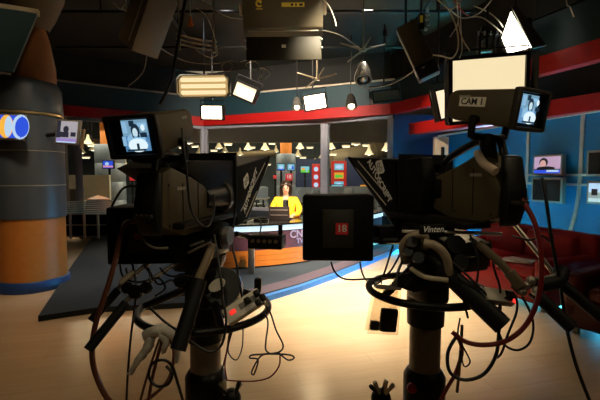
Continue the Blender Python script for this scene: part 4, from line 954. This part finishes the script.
q = MB(); bar(q, [(411, 268, 1.95), (425, 277, 1.9), (448, 280, 1.88)], .012, 8); under(PR, 'pale_lever', q, cream)
q = MB(); bar(q, [(478, 243, 1.9), (500, 263, 1.85), (513, 278, 1.83)], .02, 10); bar(q, [(509, 272, 1.83), (521, 287, 1.8)], .027, 12); under(PR, 'olive_hose', q, mat('hose_olive', (.17, .13, .075), .5))
q = MB()
for px, py, D in ((525, 286, 1.8), (531, 281, 1.82), (522, 292, 1.8), (536, 291, 1.8), (541, 283, 1.84)): q.sph(at(px, py, D), .022, None, 10)
q.build('bar_clamp', steel, PR)
q = MB(); bar(q, [(535, 285, 1.84), (556, 281, 1.86), (562, 270, 1.9)], .036, 10); q.build('handle_knob', rubber, PR)
for (px, py, D, s_) in ((412, 242, 1.93, .03), (408, 252, 1.95, .025), (418, 258, 1.9, .03), (460, 262, 1.9, .04), (470, 250, 1.95, .04), (455, 245, 1.95, .05)):
    q = MB(); q.lathe([(0, -s_ * .5), (s_ * .9, -s_ * .5), (s_, 0), (s_ * .9, s_ * .5), (0, s_ * .5)], FR(at(px, py, D), 20, 70, 15), 14); under(PR, 'head_knob', q, blackmetal)
q = MB(); q.box((0, 0, 0), (.30, .26, .16), FR(at(452, 250, 2.15), -20, 12), .02); q.box((0, 0, 0), (.14, .2, .2), FR(at(428, 283, 2.1), -20), .03); under(PR, 'head_body', q, blackmetal)
q = MB(); q.prism([(-.17, -.03), (-.11, .02), (.14, .03), (.17, .0), (.10, -.05), (-.1, -.06)], -.05, .05, FR(at(425, 277, 2.02), -20), .01, axis='y'); under(PR, 'ring_hub_plate', q, blackmetal)
# the left head
q = MB(); q.box((0, 0, 0), (.20, .24, .18), FR(at(198, 250, 2.2), 14, 10), .02); q.box((0, 0, 0), (.16, .2, .22), FR(at(205, 285, 2.15), 14), .03); under(PL, 'head_body', q, blackmetal)
q = MB(); bar(q, [(213, 244, 1.98), (206, 262, 1.94), (196, 284, 1.9)], .021, 10); under(PL, 'pale_hose', q, mat('hose_tan2', (.24, .185, .11), .5))
q = MB(); q.lathe([(0, -.05), (.10, -.05), (.115, 0), (.10, .05), (0, .05)], FR(at(222, 288, 2.12), 10, 60, 20), 22); under(PL, 'tilt_drum', q, black)
q = MB(); q.prism([(.046 * math.cos(a * math.pi / 10), .028 * math.sin(a * math.pi / 10)) for a in range(20)], -.004, .004, FR(at(217, 285, 1.98), 0, 0, -32), axis='y'); under(PL, 'pale_disc', q, mat('disc_pale', (.9, .84, .68), .5))
for L_, r_ in (([(188, 253, 1.95), (200, 247, 1.95), (211, 242, 1.95)], .006), ([(190, 246, 1.97), (204, 241, 1.97)], .006)):
    q = MB(); bar(q, L_, r_, 8); under(PL, 'steel_rod', q, steel)
q = MB(); bar(q, [(120, 283, 1.9), (127, 277, 1.92), (133, 272, 1.95)], .013, 8); under(PL, 'pale_lever', q, cream)
for (px, py, D, s_) in ((136, 292, 1.88, .035), (128, 288, 1.9, .03), (146, 288, 1.92, .03), (198, 275, 1.95, .03), (182, 281, 2.0, .04)):
    q = MB(); q.lathe([(0, -s_ * .5), (s_ * .9, -s_ * .5), (s_, 0), (s_ * .9, s_ * .5), (0, s_ * .5)], FR(at(px, py, D), 20, 70, 15), 14); under(PL, 'head_knob', q, blackmetal)
# ---------------------------------------------------------------- things carried by the rigs
p = at(244, 307, 1.9); M = FR(p, 10, -34, -38); t = thing('power_strip', 'white power strip with a lit red switch on the left camera ring', 'power strip', p)
q = MB(); q.box((0, 0, 0), (.20, .05, .082), M, .008); q.build('casing', mat('strip_cream', (.82, .76, .64), .45), t)
q = MB(); q.box((-.055, -.027, .0), (.03, .006, .022), M, .003); q.build('rocker_switch', emi('switch_red', (.9, .03, .02), 1.1), t)
q = MB()
for k in (0, 1): q.box((.0 + k * .055, -.0255, 0), (.034, .002, .03), M)
q.build('sockets', mat('socket_grey', (.25, .23, .2), .5), t)
for k, (dx, dz) in enumerate(((.02, .0), (.075, .005), (.06, -.04), (.09, -.03))):
    q = MB(); q.box((dx + .012, -.042, dz), (.03, .036, .03), M, .008); tag(q.build('plug', black), ('black plug nearest the red switch of the power strip', 'black plug at the far end of the power strip', 'black plug hanging off the lower edge of the power strip', 'black plug at the lower far corner of the power strip')[k], 'plug', 'plugs in the power strip')
q = MB(); q.box((0, 0, .0), (.035, .035, .07), FR(at(258, 285, 1.95), 5), .008); tag(q.build('power_adapter', black), 'small black adapter standing up at the top of the power strip', 'adapter')
p = at(498, 297, 1.85); M = FR(p, -15, -40, 12); t = thing('control_box', 'pale control box with a small red light on the right camera ring', 'control box', p)
q = MB(); q.box((0, 0, 0), (.15, .05, .065), M, .006); q.build('casing', mat('box_grey', (.55, .50, .42), .45), t)
q = MB(); q.box((.05, -.026, 0), (.05, .004, .05), M); q.build('dark_panel', black, t)
q = MB(); q.cyl((.062, -.03, -.025), (.062, -.027, -.025), .012, n=12, M=M); q.build('red_light', emi('led_red', (1, .04, .03), 1.5), t)
# pouch
p = at(385, 308, 1.95); M = FR(p, -8, 0, 6); t = thing('plastic_pouch', 'clear plastic pouch clipped to the steering ring of the right pedestal', 'pouch', p)
pouch = glass('clear_plastic', (.86, .83, .78)); q = MB()
q.prism([(-.065, .10), (.065, .10), (.075, -.125), (-.085, -.125)], -.022, -.0205, M, axis='y'); q.prism([(-.065, .10), (.065, .10), (.075, -.125), (-.085, -.125)], .0205, .022, M, axis='y'); q.build('bag', pouch, t)
q = MB(); q.box((0, 0, .105), (.13, .05, .012), M, .003); q.tube([M @ Vector(v) for v in ((-.035, 0, .11), (-.03, 0, .15), (.03, 0, .15), (.035, 0, .11))], .004, 6, sub=1); q.build('clip', steel, t)
q = MB(); q.box((.025, 0, -.06), (.085, .036, .115), M, .01); tag(q.build('power_adapter', black), 'black adapter lying inside the clear pouch', 'adapter')
q = MB(); q.box((-.045, 0, -.09), (.04, .03, .045), M, .005); tag(q.build('small_box', mat('dark_grey_box', (.08, .075, .07), .5)), 'small grey box beside the adapter inside the clear pouch', 'box')
# rag on the left ring
q = MB(); bar(q, [(146, 336, 1.87), (158, 330, 1.85), (170, 332, 1.84), (180, 338, 1.85)], .028, 10); bar(q, [(152, 336, 1.86), (146, 350, 1.85), (137, 362, 1.84), (130, 374, 1.84)], .024, 10, r1=.012); bar(q, [(172, 334, 1.85), (178, 345, 1.85), (176, 362, 1.85)], .024, 10, r1=.008); bar(q, [(160, 332, 1.84), (166, 342, 1.83), (163, 352, 1.84)], .022, 10, r1=.01)
o = tag(q.build('rag', mat('rag_grey_white', (.80, .75, .64), .9, scale=30)), 'crumpled off-white rag knotted round the left steering ring', 'rag')
for poly_ in (o.data,):
    for v in poly_.vertices: v.co += Vector((random.uniform(-1, 1), random.uniform(-1, 1), random.uniform(-1, 1))) * .0045
def connectors(name, label, px, py, D, n, extra=None):
    p = at(px, py, D); t = thing(name, label, 'connectors', p)
    q = MB(); q.sph((0, 0, -.03), (.055, .05, .055), Matrix.Translation(p), 14); q.build('pouch', black, t)
    for k in range(n):
        a = R(50 + 90 * k / max(1, n - 1)) + random.uniform(-.1, .1); d = Vector((math.cos(a) * .8, random.uniform(-.3, .1), math.sin(a))); c = p + Vector((random.uniform(-.03, .03), -.02, 0))
        q = MB(); q.cyl(c, c + d * .06, .010, n=10); q.cyl(c + d * .06, c + d * .085, .012, n=10); q.build('connector', (steel, black, cream)[k % 3], t)
connectors('connector_bundle', 'black pouch of metal connectors at the foot of the right pedestal', 381, 393, 2.1, 5)
connectors('connector_bundle', 'bunch of loose connectors at the foot of the left pedestal', 231, 393, 2.1, 5)
q = MB(); q.sph(at(412, 388, 2.12), .028, None, 14); q.cyl(at(412, 388, 2.12), at(418, 392, 2.15), .015, n=10); q.build('red_knob', redp, PR)['label'] = 'round red knob beside the base collar'
# ------------------------------------------------------------ cables
def cable(label, L, r, m, n=7, group=None, name='cable'):
    q = MB(); q.tube(pts3(L), r, n, sub=6); return tag(q.build(name, m), label, 'cable', group)
cable('thick brown-red cable looping down at the far left of the left camera', [(150, 222, 2.0), (128, 222, 1.95), (121, 234, 1.88), (116, 258, 1.82), (106, 292, 1.78), (96, 322, 1.76), (92, 348, 1.76), (95, 372, 1.76), (107, 398, 1.78), (122, 412, 1.8)], .0125, browncab)
cable('thin black cable hanging straight down left of the white rag', [(132, 262, 1.98), (136, 290, 1.92), (131, 335, 1.9), (128, 370, 1.9), (126, 410, 1.9)], .0055, blackcab)
cable('brown cable rising from the floor to the white rag', [(147, 410, 1.84), (152, 380, 1.84), (158, 355, 1.84), (163, 338, 1.85)], .008, browncab)
cable('second brown cable beside the one rising to the white rag', [(138, 410, 1.86), (146, 380, 1.86), (155, 352, 1.86), (160, 338, 1.86)], .006, browncab)
cable('pinkish cable curving down right of the white rag', [(170, 338, 1.86), (174, 355, 1.86), (168, 380, 1.86), (150, 398, 1.86), (130, 410, 1.86)], .0085, mat('pink_brown_cable', (.30, .13, .09), .45))
cable('coil of black cable hanging under the white rag', [(166, 366, 1.83), (172, 374, 1.82), (168, 384, 1.82), (157, 386, 1.82), (149, 377, 1.82), (152, 364, 1.82), (163, 360, 1.82), (172, 366, 1.83), (178, 384, 1.84), (184, 404, 1.86)], .007, blackcab)
cable('black cable sweeping across in front of the left column', [(150, 308, 1.9), (165, 322, 1.85), (180, 332, 1.82), (196, 345, 1.8), (210, 352, 1.8), (222, 344, 1.82), (226, 320, 1.84), (222, 296, 1.88)], .006, blackcab)
cable('looped black mains cable falling from the power strip to a tied bow', [(262, 302, 1.88), (270, 312, 1.9), (276, 330, 1.95), (283, 345, 2.0), (279, 352, 2.0), (265, 354, 2.0), (252, 355, 2.0), (250, 358, 2.0), (258, 360, 2.0), (254, 374, 2.0), (252, 371, 2.0), (261, 356, 2.0), (274, 354, 2.0), (290, 355, 2.0), (294, 358, 2.0), (288, 360, 2.0), (280, 354, 2.0)], .0045, blackcab)
cable('second black cable dropping from the plugs to the tied bow', [(264, 312, 1.9), (268, 322, 1.95), (266, 340, 2.0), (266, 350, 2.0), (272, 354, 2.0), (280, 353, 2.0)], .0045, blackcab)
cable('thin black cable running from the tied bow back to the left column foot', [(280, 355, 2.0), (279, 366, 2.0), (270, 377, 2.02), (255, 381, 2.05), (238, 381, 2.08), (226, 380, 2.1)], .004, redcab)
cable('red wire hanging down below the power strip', [(232, 326, 1.9), (228, 345, 1.95), (225, 365, 2.0), (227, 380, 2.05)], .004, redcab)
cable('thin dark loop below the power strip', [(234, 326, 1.92), (228, 350, 1.92), (236, 360, 1.93), (242, 348, 1.93), (243, 328, 1.92)], .0032, blackcab)
cable('thin black lead hanging behind the red wire of the power strip', [(230, 326, 1.95), (227, 350, 2.0), (222, 372, 2.05), (224, 384, 2.08)], .004, blackcab)
cable('grey lead arching from the left camera over the small black box', [(208, 238, 2.2), (225, 233, 2.4), (240, 223, 2.6), (255, 218, 2.7), (261, 222, 2.72), (260, 234, 2.75)], .0055, greycab)
cable('grey lead looping behind the rear of the left camera', [(141, 196, 1.9), (138, 212, 1.88), (142, 236, 1.86), (152, 247, 1.86), (168, 248, 1.9)], .006, greycab)
cable('black lead arched at the back of the left camera', [(112, 206, 2.0), (118, 195, 1.95), (124, 188, 1.92), (134, 186, 1.9), (143, 190, 1.9)], .006, blackcab)
cable('black lead hanging from the left viewfinder along the camera side', [(182, 128, 1.8), (184, 150, 1.78), (187, 175, 1.78), (190, 205, 1.78), (198, 222, 1.78), (208, 226, 1.8), (214, 212, 1.85), (214, 195, 1.9)], .0055, blackcab)
cable('upright black lead along the left teleprompter hood edge', [(235, 155, 2.3), (236, 175, 2.3), (236, 205, 2.3), (232, 240, 2.25), (236, 262, 2.2), (240, 285, 2.1), (243, 300, 2.0)], .0065, blackcab)
cable('black lead crossing the orange desk front from the left camera', [(214, 235, 2.0), (218, 258, 1.95), (222, 290, 1.9), (224, 318, 1.9)], .006, blackcab)
for k, L in enumerate((([(120, 265, 2.0), (124, 278, 1.98), (140, 282, 1.95), (158, 278, 1.95), (165, 288, 1.95), (155, 296, 1.95)]), ([(148, 268, 2.0), (158, 284, 1.95), (172, 280, 1.97), (180, 290, 2.0)]), ([(126, 268, 2.0), (130, 284, 1.95), (146, 290, 1.92), (150, 275, 1.95), (144, 266, 2.0)]), ([(160, 268, 1.95), (170, 276, 1.92), (190, 276, 1.93), (204, 290, 1.93)]))):
    cable(('black lead looping lowest under the left monitor box', 'black lead running from the left monitor box towards the left ring hub', 'tight black loop between the two left grips', 'black lead slung just under the left tilt head')[k], L, .005, blackcab)
# right
cable('long black cable hanging in a bow under the monitor box with the red sticker', [(331, 262, 2.4), (335, 272, 2.38), (345, 279, 2.35), (365, 279, 2.3), (385, 276, 2.25), (396, 262, 2.2), (406, 240, 2.15)], .0055, blackcab)
cable('second black cable bowing lower under the monitor box with the red sticker', [(360, 262, 2.4), (363, 275, 2.38), (370, 283, 2.35), (380, 282, 2.3), (386, 268, 2.25), (393, 245, 2.2)], .0055, blackcab)
cable('black lead falling steeply left of the right steering ring', [(412, 238, 2.1), (404, 258, 2.05), (398, 272, 2.0), (396, 288, 1.95)], .0075, blackcab)
cable('thick dark red cable falling from the right camera and looping round its ring', [(516, 190, 1.85), (524, 203, 1.8), (535, 224, 1.76), (541, 255, 1.74), (540, 290, 1.74), (528, 322, 1.76), (508, 340, 1.78), (485, 345, 1.8), (466, 342, 1.84), (452, 332, 1.88)], .0115, redcab)
cable('second red cable dropping from the right ring to the floor', [(456, 334, 1.9), (462, 350, 1.9), (456, 372, 1.95), (446, 390, 2.0), (436, 410, 2.05)], .010, redcab)
cable('black cable looping low beneath the right steering ring', [(458, 334, 1.87), (448, 352, 1.85), (450, 372, 1.84), (465, 380, 1.83), (484, 374, 1.83), (496, 355, 1.83), (499, 330, 1.84), (500, 305, 1.86)], .0085, blackcab)
cable('black cable hanging from the blue wall side past the red sofa', [(542, 178, 1.95), (546, 200, 1.9), (550, 230, 1.88), (555, 258, 1.85), (560, 283, 1.84), (566, 325, 1.82), (576, 365, 1.82), (590, 402, 1.82)], .008, blackcab)
cable('black cable looping out beyond the pale control box', [(503, 300, 1.83), (514, 294, 1.8), (517, 310, 1.78), (508, 334, 1.78), (502, 352, 1.8), (497, 358, 1.8)], .0055, blackcab)
cable('wide black loop right of the pale control box', [(511, 286, 1.84), (524, 300, 1.8), (533, 322, 1.78), (530, 342, 1.78), (518, 350, 1.78), (505, 345, 1.8), (498, 330, 1.82)], .0055, blackcab)
cable('pair of thin black leads hanging below the right ring', [(460, 318, 1.88), (458, 336, 1.88), (466, 352, 1.87), (470, 362, 1.87), (464, 366, 1.87), (460, 350, 1.88)], .004, blackcab)
cable('frayed cord tied at the right ring and hanging to the floor', [(462, 325, 1.9), (461, 345, 1.9), (459, 372, 1.92), (457, 392, 1.94)], .0075, mat('frayed_cord', (.20, .14, .08), .9))
cable('black lead curving from the blue wall side behind the right camera', [(528, 198, 2.0), (518, 208, 1.95), (505, 217, 1.92), (490, 222, 1.92), (470, 228, 1.95)], .0065, blackcab)
for k, L in enumerate((([(470, 235, 1.9), (478, 260, 1.86), (476, 285, 1.85), (468, 300, 1.86)]), ([(490, 240, 1.9), (494, 268, 1.86), (500, 290, 1.84), (498, 320, 1.84)]), ([(455, 270, 1.86), (462, 295, 1.85), (468, 318, 1.86)]), ([(512, 236, 1.95), (530, 240, 1.9), (542, 236, 1.9), (552, 244, 1.92)]), ([(452, 262, 1.88), (470, 278, 1.84), (490, 300, 1.82), (497, 322, 1.82)]))):
    cable(('black lead hanging straight down beside the right tilt head', 'black lead falling across the red armchair to the pale control box', 'short black lead dropping to the right ring', 'black lead reaching right towards the far grip', 'black lead running down along the thick right grip')[k], L, .0052, blackcab)
# ceiling cables
cl = [('pale cable sagging to the top edge of the big labelled light box', [(198, -3, 4.9), (212, 8, 4.9), (228, 17, 4.9), (243, 19, 4.9)], .008, cream),
 ('pale cable beside the orange plug', [(196, 8, 5.0), (206, 16, 5.0), (213, 32, 5.1), (216, 46, 5.15)], .007, cream),
 ('pale loop of cable under the three clamped leads', [(196, 50, 5.2), (208, 57, 5.2), (217, 55, 5.2), (216, 46, 5.2)], .008, cream),
 ('thin cable crossing from the dark light box to the three-tube light', [(160, 48, 4.6), (172, 55, 5), (188, 62, 5.6), (212, 64, 6), (233, 60, 6)], .007, mat('dull_cable', (.25, .19, .11), .5)),
 ('coiled pale cable hanging below the big labelled light box', [(222, 66, 6), (226, 62, 6), (232, 64, 6), (231, 70, 6), (224, 71, 6), (222, 65, 6), (230, 61, 6), (238, 62, 6)], .009, mat('dull_cable', (.25, .19, .11))),
 ('tangled pale cable right of the coiled one', [(240, 62, 6), (250, 60, 6), (258, 64, 6), (262, 73, 6), (258, 80, 6), (266, 78, 6), (270, 73, 6), (262, 68, 6), (252, 70, 6), (246, 64, 6), (256, 61, 6)], .008, cream),
 ('pale cable at the right end of the big labelled light box', [(321, -2, 4.9), (329, 6, 4.9), (335, 20, 4.9), (336, 26, 4.9)], .008, cream),
 ('white cables bunched at the top of the tilted dark light box', [(114, 3, 4.4), (120, 9, 4.4), (128, 10, 4.4), (132, 13, 4.4), (122, 9, 4.4), (126, 2, 4.4), (124, -4, 4.4)], .011, cream),
 ('white lead dropping into the top of the dark light box', [(130, -4, 4.4), (134, 8, 4.4), (138, 14, 4.4), (140, 4, 4.4), (143, -3, 4.4)], .010, cream),
 ('thin lead hanging below the dark light box', [(148, 36, 4.42), (147, 52, 4.45), (144, 70, 4.6), (136, 80, 4.7), (128, 86, 4.8)], .008, mat('dull_cable', (.25, .19, .11))),
 ('long dark cable sagging between the spot lamp and the tilted panel', [(363, 60, 6.2), (356, 72, 6.12), (355, 82, 6), (365, 88, 6), (385, 86, 5.6), (402, 79, 5.2), (414, 70, 4.8), (419, 60, 4.66)], .007, mat('dull_cable', (.25, .19, .11))),
 ('thick pale cable sweeping from the tilted panel to the hanging loops', [(432, 55, 4.7), (442, 56, 4.7), (452, 58, 4.75), (458, 48, 4.8), (457, 30, 4.8), (450, 12, 4.8), (440, -3, 4.8)], .012, cream),
 ('pale cable looping down left of the lamp bracket', [(434, -3, 4.8), (448, 8, 4.8), (462, 18, 4.85), (478, 14, 4.9), (490, 2, 4.9), (494, -4, 4.9)], .010, cream),
 ('white lead hanging in a hook left of the lamp bracket', [(456, -2, 4.8), (458, 22, 4.8), (452, 34, 4.8), (450, 37, 4.8)], .008, white),
 ('white lead with a free end left of the lamp bracket', [(457, -2, 4.75), (459, 26, 4.75), (463, 40, 4.75), (470, 51, 4.75)], .009, cream),
 ('white lead hanging down to the cream softlight', [(460, 0, 4.9), (461, 30, 4.9), (462, 50, 4.9), (458, 61, 4.95)], .007, white),
 ('red lead among the pale ones above the lamp bracket', [(452, -3, 4.85), (458, 6, 4.85), (464, 13, 4.88), (469, 16, 4.9)], .009, mat('bright_red_lead', (.6, .05, .03), .45)),
 ('pale cable arching from the lamp bracket to the dazzling lamp', [(466, 18, 5), (480, 17, 5), (492, 24, 5), (502, 33, 5.35)], .010, cream),
 ('second pale cable arching to the dazzling lamp', [(474, 6, 5), (488, 12, 5), (498, 20, 5), (503, 27, 5.35)], .010, cream),
 ('yellowish cable across the top edge right of the tilted panel', [(436, -2, 4.6), (444, 5, 4.6), (452, 9, 4.65), (464, -3, 4.7)], .010, mat('yellow_cable', (.6, .45, .18), .5)),
 ('short pale stick hanging at the top right corner', [(562, -82, 4.6), (566, -3, 4.6), (570, 7, 4.6), (574, 17, 4.6)], .010, cream),
 ('pale rod slanting under the right end of the big labelled box', [(318, 30, 5.1), (326, 31, 5.2), (340, 35, 5.4), (354, 44, 5.8), (363, 50, 6.0)], .009, mat('dull_cable', (.25, .19, .11)))]
for lab, L, r, m in cl: cable(lab, L, r * .68, m)
q = MB(); bar(q, [(199, -80, 4.55), (176, 55, 4.6), (172, 80, 4.7), (160, 104, 4.8)], .02, 8); tag(q.build('hanging_tube', blackmetal), 'dark slanting tube behind the left viewfinder under the light box', 'tube')
# ------------------------------------------------------------ light
spotlight('floor_key', (.7, 5.2, 4.25), (.6, 4.6, 0), 2900, (1, .89, .71), 58, 1, .4)
spotlight('floor_key_back', (1.1, 6.6, 4.25), (.9, 5.8, 0), 1300, (1, .92, .80), 62, .9, .4)
spotlight('desk_key', (.75, 3.9, 4.2), (-.1, 6.9, .6), 2800, (1, .88, .66), 33, .6, .2)
spotlight('floor_left', (-2.4, 4.0, 4.25), (-2.5, 3.2, 0), 130, (1, .72, .42), 85, 1, .3)
spotlight('floor_right', (2.2, 3.2, 4.25), (2.2, 3.0, 0), 20, (1, .74, .46), 85, 1, .3)
spotlight('column_light', (-2.2, 3.4, 4.2), (-3.4, 5.3, .9), 230, (1, .80, .55), 38, .8, .2)
spotlight('sofa_light', (1.9, 2.8, 4.2), (2.7, 5.2, .5), 26, (1, .7, .4), 50, 1, .2)
spotlight('rig_top', (-.2, 1.1, 4.2), (-.1, 2.6, 1.3), 48, (1, .78, .46), 75, .9, .3)
spotlight('rig_side', (2.8, .6, 3.6), (-.3, 2.3, 1.4), 75, (1, .80, .5), 60, .9, .3)
spotlight('ceiling_glow', (.7, 6.9, 3.0), (.7, 6.3, 4.3), 26, (1, .76, .42), 120, 1, .3)
spotlight('rig_ceiling_wash', (.2, 2.3, 2.6), (.3, 4.9, 3.75), 50, (1, .80, .48), 58, 1, .3)
spotlight('fascia_wash', (-.4, 6.0, 3.95), (-.4, 10.4, 2.9), 1250, (1, .86, .68), 75, .7, .3)
spotlight('frame_wash', (-1.2, 6.6, 4.2), (-1.0, 10.3, 1.8), 300, (.95, .92, 1), 80, .8, .3)
BM = BW @ Matrix.Translation((BL * .4, -.42, .12))
arealight('blue_foot', BM @ Matrix.Rotation(R(180), 4, 'Z') @ Matrix.Rotation(R(-42), 4, 'X'), BL * .72, .1, 1500, (.07, .60, 1), 110)
arealight('blue_head', BW @ Matrix.Translation((BL * .2, -.28, 2.36)) @ Matrix.Rotation(R(180), 4, 'Z') @ Matrix.Rotation(R(72), 4, 'X'), 2.2, .08, 10, (.25, .6, 1))
spotlight('navy_glow', (2.6, 8.6, .3), (2.7, 9.2, 1.6), 10, (.15, .35, 1), 70, 1, .1)
spotlight('carpet_wash', (-2.2, 6.8, 4.2), (-2.4, 6.2, 0), 240, (.75, .85, 1), 70, 1, .3)
for k, (px, D) in enumerate(((220, 15), (340, 14.5), (90, 14), (290, 18.5))):
    X = (px - 300) / 400 * D
    arealight('newsroom_%d' % k, FR((X, D, 4.2), 0, 90), 3.5, 2.5, 900, (1, .90, .70))
for k, (px, D) in enumerate(((250, 15), (350, 15.5), (100, 14))):
    X = (px - 300) / 400 * D
    arealight('newsroom_uplight_%d' % k, FR((X, D, 3.0), 0, -90), 4, 3, 130, (1, .84, .58))
spotlight('presenter_key', (-1.3, 3.6, 3.3), (-.26, 7.3, 1.15), 700, (1, .9, .72), 14, .5, .1)
spotlight('rig_flank', (-1.3, .4, 2.6), (.9, 2.0, 1.5), 24, (1, .84, .55), 32, .8, .2)
spotlight('header_light', (.9, 5.6, 3.9), (2.8, 8.1, 2.42), 420, (1, .84, .6), 20, .6, .15)
spotlight('bulkhead_light', (-1.8, 3.0, 3.9), (-3.7, 4.7, 3.4), 24, (1, .82, .52), 34, .8, .15)
spotlight('rig_low', (-.3, .2, 2.5), (-.4, 1.9, .95), 15, (1, .86, .6), 24, .8, .15)
spotlight('rig_front', (.5, -.4, 2.5), (.25, 2.4, 1.3), 26, (1, .88, .66), 30, .9, .15)
